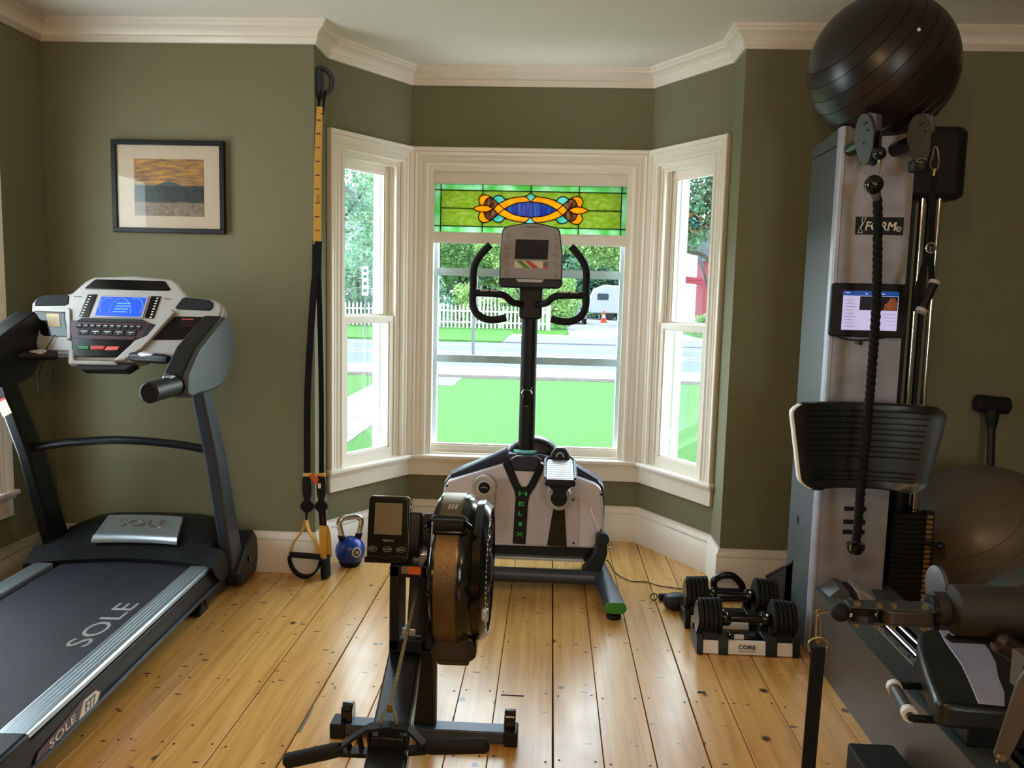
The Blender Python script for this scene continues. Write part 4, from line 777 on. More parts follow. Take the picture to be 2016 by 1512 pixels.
def disc(k, word, az, el, r=.0815, zc=.079):
    """round number badge lying on the ball at azimuth az, elevation el"""
    n = V((cos(az)*cos(el), sin(az)*cos(el), sin(el))); c = V((0, 0, zc)); xd = V((-sin(az), cos(az), 0)); yd = n.cross(xd)
    def cap(r0, r1, off, m, nm):
        mb = MB(); rings = []
        for rr_ in (r0, r1):
            a = rr_/r; rings.append([c+(n*cos(a)+(xd*cos(t)+yd*sin(t))*sin(a))*(r+off) for t in [2*pi*q/28 for q in range(28)]])
        mb.loft(rings, caps=False); return mb.build(nm, m, k, local=True, smooth=60)
    cap(.0005, .021, .0006, 'black', 'badge_disc'); cap(.0185, .0225, .0012, 'lwhite', 'badge_ring'); cap(.0255, .028, .0008, 'lwhite', 'badge_ring')
    text(word, 'badge_number', 'lwhite', k, c+n*(r+.0008), xd, yd, .022, .016, local=True, depth=.002)
k1 = kettlebell('blue kettlebell marked 20 beside the hanging strap trainer', (-1.063, 4.285, .001), RAD(35)); disc(k1, '20', RAD(-85), RAD(8))
k2 = kettlebell('blue kettlebell mostly hidden behind the rower display', (-.835, 4.70, .001), RAD(70)); disc(k2, '15', RAD(-125), RAD(12))
# ================================================================== ROWER
rw = thing('rowing_machine', 'black rowing machine with a bronze banded fan wheel in the middle of the floor', 'rower', (-.385, 2.59, 0))
def R(mb, nm, m, par=None, **k): return mb.build(nm, m, par or rw, **k)
R(MB().box(-.655, -.115, 2.562, 2.622, .010, .048), 'foot_bar', 'slate', bevel=.004)
for x0, x1, xw in ((-.703, -.652, -.651), (-.118, -.072, -.100)):
    R(MB().box(x0, x1, 2.555, 2.630, .001, .052), 'end_cap', 'black', bevel=.004)
    wb = R(MB().prism([(2.575, .045), (2.575, .075)]+[(2.603+.030*cos(t), .078+.030*sin(t)) for t in [RAD(170-20*i) for i in range(9)]]+[(2.632, .045)], xw-.019, xw+.019, YZ), 'wheel_bracket', 'black2', bevel=.004)
    R(MB().lathe([(.024, -.012), (.024, .012)], 18, (xw, 2.612, .040), 'x'), 'transport_wheel', 'rubber', wb)
R(MB().loft([[V((a, 2.585, z)), V((b, 2.585, z)), V((b, 2.625, z)), V((a, 2.625, z))] for a, b, z in ((-.425, -.350, .04), (-.402, -.352, .37))]), 'front_leg', 'black', bevel=.004)
R(MB().tube([(-.36, 2.575, .36), (-.352, 2.57, .06)], .005, 6), 'stay_rod', 'black2')
# rail, slightly skewed to the floor boards
dR = V((.104, -1, 0)).normalized(); pR = V((.9946, .1034, 0)); A0 = V((-.448, 2.56, 0))
def RF(a, b, d): return A0+dR*d+pR*a+V((0, 0, b))
rl = MB().prism([(-.050, .283), (-.050, .345), (-.046, .350), (.046, .350), (.050, .345), (.050, .283), (.03, .275), (-.03, .275)], -.05, 1.75, RF); rail = R(rl, 'slide_rail', 'blackm', bevel=.002)
R(MB().prism([(.0502, .29), (.0525, .292), (.0525, .338), (.0502, .340)], .05, 1.75, RF), 'rail_side_strip', 'steel', rail)
for k in range(7): R(MB().prism([(.0526, .302+.001*k), (.0532, .302+.001*k), (.0532, .326-.0005*k), (.0526, .326-.0005*k)], .45+.055*k, .485+.055*k, RF), 'rail_marking', 'lwhite', rail, smooth=0)
R(MB().box(-.40, -.28, .95, 1.0, 0, .29), 'rear_leg', 'black', bevel=.004); R(MB().box(-.60, -.05, .93, .99, 0, .05), 'rear_foot_bar', 'slate', bevel=.004)
# upright frame box
fx0, fx1, fy0, fy1 = -.487, -.356, 2.47, 2.60
R(MB().box(fx0, fx0+.030, fy0, fy1, .36, .640), 'frame_plate', 'black', bevel=.003); R(MB().box(fx1-.030, fx1, fy0, fy1, .36, .640), 'frame_plate', 'black', bevel=.003)
R(MB().box(fx0, fx1, fy0, fy1, .600, .640), 'frame_top', 'black', bevel=.004); R(MB().box(fx0, fx1, fy0, fy1, .352, .395), 'frame_base', 'black', bevel=.003)
R(MB().prism([(2.50, .40), (2.53, .40), (2.59, .60), (2.56, .60)], -.437, -.386, YZ), 'inner_chute', 'slate2', bevel=.003)
R(MB().box(-.452, -.405, 2.488, 2.50, .40, .425), 'chute_foot', 'alu', bevel=.003)
sk = R(MB().box(-.449, -.427, 2.466, 2.4705, .615, .637), 'grey_sticker', 'lcd', smooth=0); R(MB().box(-.427, -.388, 2.465, 2.4705, .614, .638), 'warning_sticker', 'orange', smooth=0)
for z in (.42, .50, .60): R(MB().lathe([(.006, 0), (.006, .005)], 8, (fx0-.005, 2.53, z), 'x'), 'frame_bolt', 'black2')
# fan wheel
fc_ = V((0, 2.65, .577)); Rr = .248
fan = R(MB().lathe([(.03, -.372), (.19, -.372), (.222, -.366), (.240, -.354), (Rr, -.340), (Rr, -.262), (.240, -.238), (.222, -.222), (.19, -.212), (.03, -.212)], 56, fc_, 'x'), 'fan_housing', 'black2', smooth=40)
R(MB().lathe([(Rr+.0005, -.340), (Rr+.0022, -.340), (Rr+.0022, -.271), (Rr+.0005, -.271)], 72, fc_, 'x', caps=False), 'perforated_band', 'bronze', fan, smooth=40)
for x in (-.343, -.270): R(MB().lathe([(Rr-.002, x-.0025), (Rr+.004, x-.0025), (Rr+.004, x+.0025), (Rr-.002, x+.0025)], 64, fc_, 'x', caps=False), 'band_edge', 'steel' if x > -.3 else 'black2', fan)
# side grille on the right: rings and slats
gr = MB()
for r in (.205, .165, .12, .07): gr.tube([(-.188, 2.65+r*cos(t), .577+r*sin(t)) for t in [2*pi*k/48 for k in range(48)]], .0055, 6, closed=True)
R(gr, 'grille_rings', 'black2', fan); R(MB().lathe([(.05, -.214), (.05, -.178), (.03, -.172)], 24, fc_, 'x'), 'grille_hub', 'black', fan)
me0 = None
for k in range(36):
    t = 2*pi*k/36
    if me0 is None:
        o = R(MB().box(-.190, -.184, 2.65+.05, 2.65+.205, .577-.002, .577+.002), 'grille_slat', 'blackm', fan, smooth=0); me0 = o.data; base = o
        o.data.transform(M.Translation(-(INV[rw.name] @ fc_))); o.location = INV[rw.name] @ fc_
    else: o = bpy.data.objects.new('grille_slat', me0); COL.objects.link(o); o.parent = fan; o.location = base.location; o.rotation_euler = (t, 0, 0)
R(MB().lathe([(.228, -.226), (.232, -.200), (.215, -.182), (.200, -.180), (.200, -.214)], 56, fc_, 'x', caps=False), 'grille_rim', 'black2', fan, smooth=50)
dt = MB()
for k in range(44):
    t = RAD(-80+200*k/43+90+60); q = fc_+V((-.181, .208*cos(t), .208*sin(t))); dt.ball(q, .0032, 6, 4)
R(dt, 'grille_studs', 'alu', fan)
# carry handle across the band, and base shroud
def onrim(a, dr): return V((-.305, 2.65-(Rr+dr)*cos(RAD(a)), .577+(Rr+dr)*sin(RAD(a))))
def HFr(a, b, d):
    n = V((0, -cos(RAD(50)), sin(RAD(50)))); tg = V((0, sin(RAD(50)), cos(RAD(50)))); return onrim(50, 0)+V((a, 0, 0))+tg*b+n*d
R(MB().prism(rrect(.128, .070, .03, 6), -.004, .014, HFr), 'carry_handle_plate', 'black2', fan, bevel=.006, seg=3)
R(MB().tube([HFr(-.050, -.012, .022), HFr(.050, -.012, .022)], .019, 16), 'carry_handle', 'rubber', fan)
for sx in (-1, 1): R(MB().tube([HFr(sx*.05, -.012, .022), HFr(sx*.062, -.012, .006)], .018, 12), 'handle_end', 'black2', fan)
for k in range(3): R(MB().prism([(-.012+.011*k, .0), (-.005+.011*k, .0), (-.001+.011*k, .026), (-.008+.011*k, .026)], .0023, .003, lambda a, b, d: V((-.305+a, 2.65-(Rr+d)*cos(RAD(66)+b/Rr), .577+(Rr+d)*sin(RAD(66)+b/Rr)))), 'brand_stripe', 'silver', fan, smooth=0)
R(MB().prism(rrect(.155, .085, .03, 6, -.287, .362), 2.49, 2.83, XZ), 'base_shroud', 'black2', fan, bevel=.008)
R(MB().prism(rrect(.105, .03, .01, 4, -.285, .318), 2.50, 2.80, XZ), 'base_vent', 'steel', fan, bevel=.004)
R(MB().box(-.372, -.350, 2.46, 2.80, .37, .62), 'side_mount', 'black', bevel=.006)
for z in (.43, .535): R(MB().lathe([(.009, -.006), (.009, .0)], 10, (-.350, 2.452, z), 'y'), 'mount_bolt', 'black2')
R(MB().prism([(2.40, .50), (2.425, .485), (2.43, .53), (2.405, .535)], -.19, -.168, YZ), 'damper_lever', 'alu', bevel=.005)
R(MB().tube([(-.366, 2.47, .615), (-.359, 2.455, .66), (-.352, 2.45, .74), (-.350, 2.45, .79)], .003, 6), 'guard_wire', 'alu')
# display
def MFr(a, b, d): return V((-.5000, 2.505, .745))+V((a, 0, 0))+V((0, .16, .987))*b+V((0, -.987, .16))*d
mo = R(MB().prism(rrect(.130, .206, .012, 5), -.022, 0, MFr), 'monitor', 'black2', bevel=.004, seg=3)
R(MB().prism(rrect(.1325, .2085, .013, 5), -.018, -.006, MFr), 'monitor_rim', 'chrome', mo, smooth=30)
R(MB().prism(rrect(.088, .100, .002, 2, 0, .033), 0, .0012, MFr), 'lcd_window', 'lcd', mo, smooth=0)
R(MB().prism([(-.070, -.106), (.066, -.106), (.066, -.088), (.045, -.081), (.022, -.083), (0, -.088), (-.022, -.083), (-.045, -.081), (-.070, -.088)], -.02, .012, MFr), 'monitor_lip', 'black2', mo, bevel=.003)
xa, ya = (1, 0, 0), (0, .16, .987)
text('MERACH', 'monitor_name', 'silver', mo, MFr(.002, -.036, .0012), xa, ya, .034, .006)
for w, a in (('SET', -.046), ('MODE', .0), ('RESET', .044)):
    R(MB().tube([MFr(a+.014*cos(t), -.063+.008*sin(t), .001) for t in [2*pi*k/20 for k in range(20)]], .0006, 4, closed=True), 'button_ring', 'silver', mo)
    text(w, 'button_caption', 'silver', mo, MFr(a, -.063, .0012), xa, ya, .016 if w == 'SET' else .021, .005)
R(MB().prism([(2.515, .70), (2.56, .79), (2.59, .77), (2.60, .62), (2.55, .62), (2.52, .66)], -.455, -.400, YZ), 'monitor_arm', 'black', bevel=.006)
R(MB().loft([[V((x, 2.53, z)), V((x+.05*0+.0, 2.57, z)), V((x2, 2.57, z)), V((x2, 2.53, z))] for x, x2, z in ((-.42, -.372, .63), (-.435, -.372, .66))]), 'arm_hinge', 'chrome', bevel=.003)
R(MB().prism([(-.440, .62), (-.37, .62), (-.37, .733), (-.420, .733), (-.427, .727)], 2.745, 2.762, XZ), 'device_plate', 'tpanel', bevel=.004); R(MB().box(-.42, -.39, 2.60, 2.75, .615, .635), 'device_bracket', 'black')
# handle resting on its holder, and the chain
R(MB().box(-.43, -.34, 1.935, 1.985, .345, .375), 'handle_rest', 'black', bevel=.006)
hd = R(MB().tube([(-.656, 1.955, .285), (-.648, 1.955, .287), (-.52, 1.952, .325), (-.508, 1.952, .329)], [.012, .0195, .0190, .016], 14), 'row_handle', 'rubber')
R(MB().tube([(-.287, 1.952, .346), (-.275, 1.952, .347), (-.135, 1.955, .356), (-.126, 1.955, .3565)], [.016, .0195, .0200, .012], 14), 'hand_grip', 'rubber', hd)
br = MB(); P0 = [(-.512, .331), (-.470, .366), (-.436, .390), (-.384, .398), (-.332, .393), (-.292, .352)]; P1 = [(-.512, .322), (-.45, .322), (-.40, .325), (-.384, .327), (-.35, .33), (-.285, .340)]
for k in range(len(P0)-1):
    for Q, th in ((P0, .006), (P1, .008)):
        a, b = V((Q[k][0], 1.952, Q[k][1])), V((Q[k+1][0], 1.952, Q[k+1][1])); br.strip([a, b], (0, 1, 0), V((0, 0, 1)), .034, th*1.4)
for a, b in (((-.490, .348), (-.482, .324)), ((-.462, .372), (-.452, .324)), ((-.436, .388), (-.430, .324)), ((-.405, .396), (-.405, .326)), ((-.362, .396), (-.362, .33)), ((-.330, .392), (-.335, .332)), ((-.310, .37), (-.306, .336))):
    br.strip([(a[0], 1.952, a[1]), (b[0], 1.952, b[1])], (0, 1, 0), (1, 0, 0), .032, .005)
br.box(-.404, -.363, 1.938, 1.962, .326, .394)
R(br, 'handle_bridge', 'black', hd, smooth=0)
R(MB().tube([(-.405, 1.955, .392), (-.403, 1.962, .420), (-.394, 1.97, .430), (-.376, 1.97, .430), (-.367, 1.962, .420), (-.365, 1.955, .392)], .003, 8), 'clevis', 'bolt', hd)
R(MB().box(-.392, -.378, 1.967, 1.985, .424, .448), 'chain_clasp', 'bolt', hd, bevel=.002)
ch = MB(); ca, cb = V((-.385, 1.98, .440)), V((-.402, 2.50, .560)); d = cb-ca; L_ = d.length; d.normalize(); s1_ = d.cross(V((0, 0, 1))).normalized(); s2_ = s1_.cross(d)
for k in range(int(L_/.0075)):
    c = ca+d*(k*.0075); w = .0052 if k % 2 else .0038
    ch.add([c+d*q+s1_*a*w+s2_*b*.003 for q in (0, .0068) for a, b in ((-1, -1), (1, -1), (1, 1), (-1, 1))], [(3, 2, 1, 0), (4, 5, 6, 7), (0, 1, 5, 4), (1, 2, 6, 5), (2, 3, 7, 6), (3, 0, 4, 7)])
MT['chain'] = mat('chain_metal', '#8E8468', .35, metal=.8); R(ch, 'drive_chain', 'chain', smooth=0)['kind'] = 'stuff'

# ================================================================== LATERAL TRAINER
MT['tagrey'] = mat('face_grey', '#918D8C', .5, vary=.02); MT['navy'] = mat('blue_black_plastic', '#23263A', .38, vary=.05)
hx = thing('lateral_trainer', 'white and black lateral trainer standing in front of the bay window', 'exercise machine', (-.114, 4.2, 0))
def Hb(mb, nm, m, par=None, **k): return mb.build(nm, m, par or hx, **k)
def C_(cx, cz): return (-.531+(cx-20)*.000431, .627-(cz-150)*.000433+(cx-20)*.0000095)
fy = 4.10
out = [(-.540, .205), (-.535, .455), (-.528, .497), (-.508, .530), (-.236, .627), (-.205, .640), (-.03, .640), (.005, .630), (.247, .541), (.278, .516), (.291, .440), (.300, .267), (.300, .21), (.29, .203), (-.53, .197)]
sh = Hb(MB().prism(out, fy, fy+.12, XZ), 'front_shell', 'pearl', bevel=.022, seg=4)
big = [(-.546, .17), (-.544, .46), (-.536, .508), (-.515, .540), (-.447, .572), (-.244, .655), (-.20, .672), (-.03, .672), (.013, .660), (.14, .605), (.268, .543), (.295, .515), (.303, .44), (.307, .17)]
Hb(MB().prism(big, fy+.06, fy+.25, XZ), 'rear_shell', 'navy', bevel=.02, seg=3)
Hb(MB().lathe([(.15, 0), (.172, .02), (.172, .12), (.15, .14)], 40, (-.075, 4.22, .572), 'y'), 'flywheel_cover', 'blackm', smooth=50)
for sx, (a, b) in ((-1, ((-.50, .545), (-.20, .685))), (1, ((.26, .545), (.01, .675)))): Hb(MB().tube([(a[0], fy+.07, a[1]-.005), (b[0], fy+.065, b[1]-.022)], [.014, .046], 14), 'shoulder_fairing', 'navy', bevel=0)
def fp(nm, pts, m, d0, d1, bevel=.003, par=sh): return Hb(MB().prism(pts, fy-d1, fy-d0, XZ), nm, m, par, bevel=bevel)
lp = [C_(*q) for q in ((655, 345), (755, 320), (800, 335), (870, 470), (885, 560), (870, 1118), (610, 1112), (640, 700))]
rp2 = [C_(*q) for q in ((1180, 340), (1240, 355), (1270, 520), (1550, 520), (1650, 560), (1650, 1150), (1025, 1130), (1045, 600), (1090, 470))]
fp('inset_panel', lp, 'pearl2', -.004, .003); fp('inset_panel', rp2, 'pearl2', -.004, .003)
Ypts = [C_(*q) for q in ((718, 152), (800, 105), (860, 235), (930, 400), (955, 430), (1005, 430), (1030, 400), (1105, 240), (1165, 140), (1228, 175), (1120, 420), (1070, 500), (1045, 560), (1035, 640), (1018, 1130), (862, 1124), (880, 640), (885, 560), (865, 470), (830, 400))]
yb = fp('y_band', Ypts, 'black', -.004, .006)
fp('yoke_cap', [C_(*q) for q in ((800, 105), (880, 60), (1120, 60), (1190, 110), (1165, 140), (1105, 245), (862, 238))], 'navy', -.02, .008, .006)
for w, q, wd in (('H', (970, 510), 92), ('E', (958, 634), 62), ('L', (948, 752), 50), ('I', (950, 880), 34), ('X', (945, 1005), 80)):
    c = C_(*q); text(w, 'letter_'+w.lower(), 'greenl', yb, (c[0], fy-.0062, c[1]), (1, 0, -.0), (0, 0, 1), wd*.000431*1.1, .0215)
for q in ((58, 432), (1900, 508), (1905, 942), (1592, 1105), (1570, 575), (940, 1088)):
    c = C_(*q); Hb(MB().lathe([(.006, 0), (.006, .006)], 12, (c[0], fy-.004, c[1]), 'y'), 'shell_screw', 'black', sh)
# left crank
hb = C_(518, 415)
ck = Hb(MB().lathe([(.040, -.045), (.058, -.040), (.060, 0), (.060, .02)], 36, (hb[0], fy-.012, hb[1]), 'y'), 'crank_hub', 'silver', smooth=40)
Hb(MB().lathe([(.030, -.049), (.036, -.046), (.036, -.040), (.030, -.040)], 30, (hb[0], fy-.012, hb[1]), 'y'), 'hub_ring', 'pearl', ck); Hb(MB().lathe([(.002, -.052), (.030, -.050), (.030, -.04)], 30, (hb[0], fy-.012, hb[1]), 'y'), 'hub_cap', 'black', ck)
Hb(MB().tube([(hb[0]-.018, fy-.066, hb[1]), (hb[0], fy-.067, hb[1]+.004), (hb[0]+.018, fy-.066, hb[1])], .0018, 6), 'hub_emblem', 'silver', ck)
Hb(MB().prism([(hb[0]-.045, hb[1]-.03), (hb[0]+.055, hb[1]-.03), (hb[0]+.048, hb[1]-.22), (hb[0]-.02, hb[1]-.24)], fy-.045, fy-.01, XZ), 'crank_arm', 'silver', bevel=.006); Hb(MB().box(hb[0]+.018, hb[0]+.045, fy-.048, fy-.04, hb[1]-.092, hb[1]-.082), 'arm_slot', 'black')
# right pedal, cup and the black strip under it
fp('trim_strip', [C_(*q) for q in ((1338, 660), (1470, 660), (1512, 1152), (1274, 1140))], 'black2', -.004, .007)
cx, cz = .062, .500
Hb(MB().lathe([(.048, -.16), (.060, -.155), (.062, -.10), (.062, 0)], 36, (cx, fy, cz), 'y'), 'pedal_cup', 'silver', smooth=40); Hb(MB().lathe([(.002, -.164), (.040, -.163), (.042, -.155)], 30, (cx, fy, cz), 'y'), 'cup_bearing', 'black')
Hb(MB().loft([[V((cx+sx*w, y, z)) for sx, y in ((-1, 3.82), (1, 3.82), (1, 3.93), (-1, 3.93))] for w, z in ((.030, .530), (.032, .565), (.060, .595), (.066, .640))]), 'pedal_neck', 'black', bevel=.006)
def PFm(a, b, d): return V((cx+a, 3.775+b*.98, .628+b*.19+d))
ped = Hb(MB().prism([(-.072, 0), (.072, 0), (.076, .05), (.073, .24), (.055, .275), (-.055, .275), (-.073, .24), (-.076, .05)], -.03, 0, PFm), 'foot_pedal', 'black', bevel=.008)
lip = [(-.070, .006), (-.074, .06), (-.072, .238), (-.054, .270), (.054, .270), (.072, .238), (.074, .06), (.070, .006)]
Hb(MB().tube([PFm(a, b, .008) for a, b in lip], .007, 8), 'pedal_rim', 'slate', ped)
Hb(MB().box(-.062, .062, .01, .25, -.001, .003, lambda p: PFm(p.x, p.y, p.z)), 'tread_plate', 'alu', ped)
for k in range(9): Hb(MB().box(-.058, .058, .020+.025*k, .030+.025*k, .003, .0055, lambda p: PFm(p.x, p.y, p.z)), 'tread_rib', 'alu', ped, smooth=0)
Hb(MB().prism([(cx-.05, .655), (cx-.045, .705), (cx-.025, .735), (cx+.025, .735), (cx+.045, .705), (cx+.05, .655)], 4.03, 4.08, XZ), 'toe_housing', 'slate2', bevel=.012, seg=3)
Hb(MB().tube([(cx+.018*cos(t), 4.028, .69+.022*sin(t)) for t in [pi*k/10 for k in range(11)]], .004, 6), 'toe_loop', 'alu')
# column with collar, display and handlebars
Hb(MB().loft([[V((-.114+q*cos(t)*1.0, 4.235+.032*sin(t), z)) for t in [2*pi*k/24 for k in range(24)]] for q, z in ((.0435, .65), (.043, .68), (.041, 1.40))]), 'column', 'black', smooth=50)
Hb(MB().lathe([(.044, 0), (.064, .004), (.066, .012), (.058, .018), (.044, .018)], 32, (-.117, 4.235, .668)), 'column_collar', 'teal')
for z, s_ in ((1.02, 1), (.985, -1)): Hb(MB().tube([(-.118+.026*cos(t), 4.202-.002, z+s_*.022*sin(t)*-1) for t in [pi*k/10 for k in range(11)]], .0022, 6), 'bottle_clip', 'chrome')
Hb(MB().box(-.138, -.100, 4.195, 4.205, .92, 1.0), 'bottle_cage', 'black2', bevel=.004); Hb(MB().tube([(-.128, 4.193, .922), (-.118, 4.192, .918), (-.108, 4.193, .922)], .0025, 6), 'cage_lip', 'chrome')
Hb(MB().loft([[V((-.110-w, 4.19, z)), V((-.110+w, 4.19, z)), V((-.110+w, 4.28, z)), V((-.110-w, 4.28, z))] for w, z in ((.052, 1.37), (.058, 1.385), (.060, 1.55), (.050, 1.57))]), 'column_head', 'black', bevel=.010, seg=3)
dpts = [(-.272, 1.560), (-.274, 1.69), (-.262, 1.815), (-.250, 1.830), (-.235, 1.836), (-.16, 1.851), (-.112, 1.854), (-.065, 1.851), (.003, 1.836), (.018, 1.830), (.030, 1.815), (.048, 1.69), (.047, 1.560)]
dh = Hb(MB().prism(dpts, 4.155, 4.25, XZ), 'display_head', 'black', bevel=.008, seg=3)
cd = (-.112, 1.70); Hb(MB().prism([(cd[0]+(a-cd[0])*.955, cd[1]+(b-cd[1])*.965) for a, b in dpts], 4.150, 4.16, XZ), 'face_panel', 'tagrey', dh, bevel=.002)
Hb(MB().prism([(-.275, 1.575), (.050, 1.575), (.048, 1.545), (.03, 1.527), (-.258, 1.527), (-.273, 1.545)], 4.13, 4.24, XZ), 'display_chin', 'slate2', dh, bevel=.008); Hb(MB().prism([(-.185, 1.572), (-.045, 1.572), (-.055, 1.557), (-.175, 1.557)], 4.126, 4.14, XZ), 'chin_badge', 'silver', dh)
sy = 4.1495; MT['darkscreen'] = mat('dark_screen', '#0B0C18', .35, vary=0, spec=.15)
Hb(MB().prism([(-.196, 1.672), (-.030, 1.672), (-.026, 1.770), (-.192, 1.770)], sy-.001, sy+.002, XZ), 'screen', 'darkscreen', dh, smooth=0)
text('Helix', 'display_name', 'black', dh, (-.112, sy-.0002, 1.833), (1, 0, 0), (0, 0, 1), .055, .010)
for s_ in (-1, 1): Hb(MB().tube([(-.112+s_*.032, sy, 1.834-s_*.003), (-.112+s_*.045, sy, 1.834+s_*.0), (-.112+s_*.058, sy, 1.836+s_*.004)], [.001, .004, .001], 6, flat=.4), 'name_swoosh', 'green', dh)
Hb(MB().box(-.196, -.052, sy-.0008, sy+.001, 1.628, 1.663), 'colour_card', 'paper', dh, smooth=0)
for nm, m, x in (('green_stripe', 'green', -.188), ('red_stripe', 'red', -.145)): Hb(MB().prism([(x, 1.663), (x+.028, 1.663), (x+.075, 1.628), (x+.040, 1.628)], sy-.0016, sy-.0006, XZ), nm, m, dh, smooth=0)
Hb(MB().box(-.050, -.026, sy-.0008, sy+.001, 1.640, 1.661), 'brown_card', 'steel', dh, smooth=0); Hb(MB().box(-.050, -.026, sy-.0008, sy+.001, 1.628, 1.638), 'red_card', 'red', dh, smooth=0)
pr_ = MB(); r = random.Random(5)
for sx in (-1, 1):
    for z0 in (1.795, 1.745, 1.70, 1.66, 1.61):
        for k in range(4):
            w = r.uniform(.015, .032); x = -.112+sx*.125-w/2+r.uniform(-.006, .006); z = z0-.008*k; pr_.box(x, x+w, sy-.0004, sy+.001, z, z+.0028)
for k in range(5): w = .045-.003*k; pr_.box(-.112-w, -.112+w, sy-.0004, sy+.001, 1.812-.007*k, 1.8145-.007*k)
Hb(pr_, 'printed_instructions', 'lcd', dh, smooth=0)['kind'] = 'stuff'
for sx in (-1, 1):
    X_ = lambda q: -.116+sx*q
    hbp = smoothpts([(X_(.200), 4.10, 1.737), (X_(.222), 4.10, 1.715), (X_(.262), 4.10, 1.665), (X_(.281), 4.105, 1.615), (X_(.283), 4.11, 1.53), (X_(.283), 4.105, 1.445), (X_(.262), 4.10, 1.395), (X_(.215), 4.10, 1.368), (X_(.165), 4.10, 1.366), (X_(.112), 4.10, 1.378)], 5)
    Hb(MB().tube(hbp, .0185, 14), 'handlebar', 'rubber')
    cb_ = Hb(MB().tube(smoothpts([(X_(.28), 4.11, 1.497), (X_(.16), 4.11, 1.494), (X_(.12), 4.12, 1.484), (X_(.085), 4.14, 1.455), (X_(.04), 4.19, 1.445)], 5), .0175, 14), 'cross_handle', 'rubber')
    for q in (.225, .172): Hb(MB().box(min(X_(q-.022), X_(q+.022)), max(X_(q-.022), X_(q+.022)), 4.093, 4.12, 1.506, 1.515), 'pulse_plate', 'silver', cb_, bevel=.003)
# base frame
Hb(MB().tube([(-.56, 4.02, .077), (.30, 4.02, .077)], .037, 18), 'cross_tube', 'slate')
for sx in (-1, 1):
    X_ = lambda q: -.114+sx*q
    pts = [(X_(.375), 4.42, .085), (X_(.385), 4.25, .085), (X_(.405), 4.05, .080), (X_(.430), 3.85, .068), (X_(.449), 3.672, .060)]
    rings = []
    for p in smoothpts(pts, 4):
        rings.append([p+V((a, 0, b)) for a, b in rrect(.098, .052, .025, 5)])
    Hb(MB().loft(rings), 'side_foot', 'slate', smooth=40); Hb(MB().prism(rrect(.101, .055, .027, 6, X_(.4495), .060), 3.660, 3.674, XZ), 'green_end_cap', 'green', bevel=.004)
    Hb(MB().lathe([(.012, .035), (.012, .022), (.032, .020), (.036, .012), (.034, .0)], 20, (X_(.445), 3.70, 0)), 'levelling_foot', 'rubber')
    Hb(MB().loft([[V((X_(a), y, z)) for y in (4.02, 4.10)]+[V((X_(b), y, z)) for y in (4.10, 4.02)] for a, b, z in ((.30, .40, .10), (.36, .43, .20), (.385, .425, .29))]), 'pivot_bracket', 'slate2', bevel=.010)
    jb_ = Hb(MB().lathe([(.028, -.03), (.034, -.025), (.034, .025), (.028, .03)], 20, (X_(.402), 4.045, .275), 'y'), 'pivot_joint', 'slate2'); Hb(MB().lathe([(.007, 0), (.007, .022)], 10, (X_(.432)+(-.022 if sx < 0 else 0), 4.05, .225), 'x'), 'pivot_bolt', 'chrome')
    if sx > 0: Hb(MB().prism([(.213, .430), (.226, .428), (.281, .300), (.268, .296)], 4.075, 4.09, XZ), 'link_rod', 'lwhite', bevel=.003)
Hb(MB().box(-.45, .20, 4.08, 4.40, .135, .150), 'under_plate', 'alu', bevel=.002); Hb(MB().box(-.50, .27, 4.12, 4.42, .15, .20), 'under_frame', 'black')
for x in (-.43, .20): Hb(MB().box(x-.03, x+.03, 4.35, 4.42, .05, .16), 'rear_strut', 'black')
tag(MB().tube(smoothpts([(.253, 4.46, .045), (.30, 4.50, .006), (.357, 4.52, .004), (.385, 4.325, .004), (.453, 4.20, .004), (.533, 4.193, .004), (.606, 4.141, .004), (.719, 4.11, .004), (.86, 4.09, .004), (1.02, 4.085, .004)], 5), .0028, 6).build('power_cord', 'black'), 'thin black cord running over the boards from the lateral trainer', 'cord')

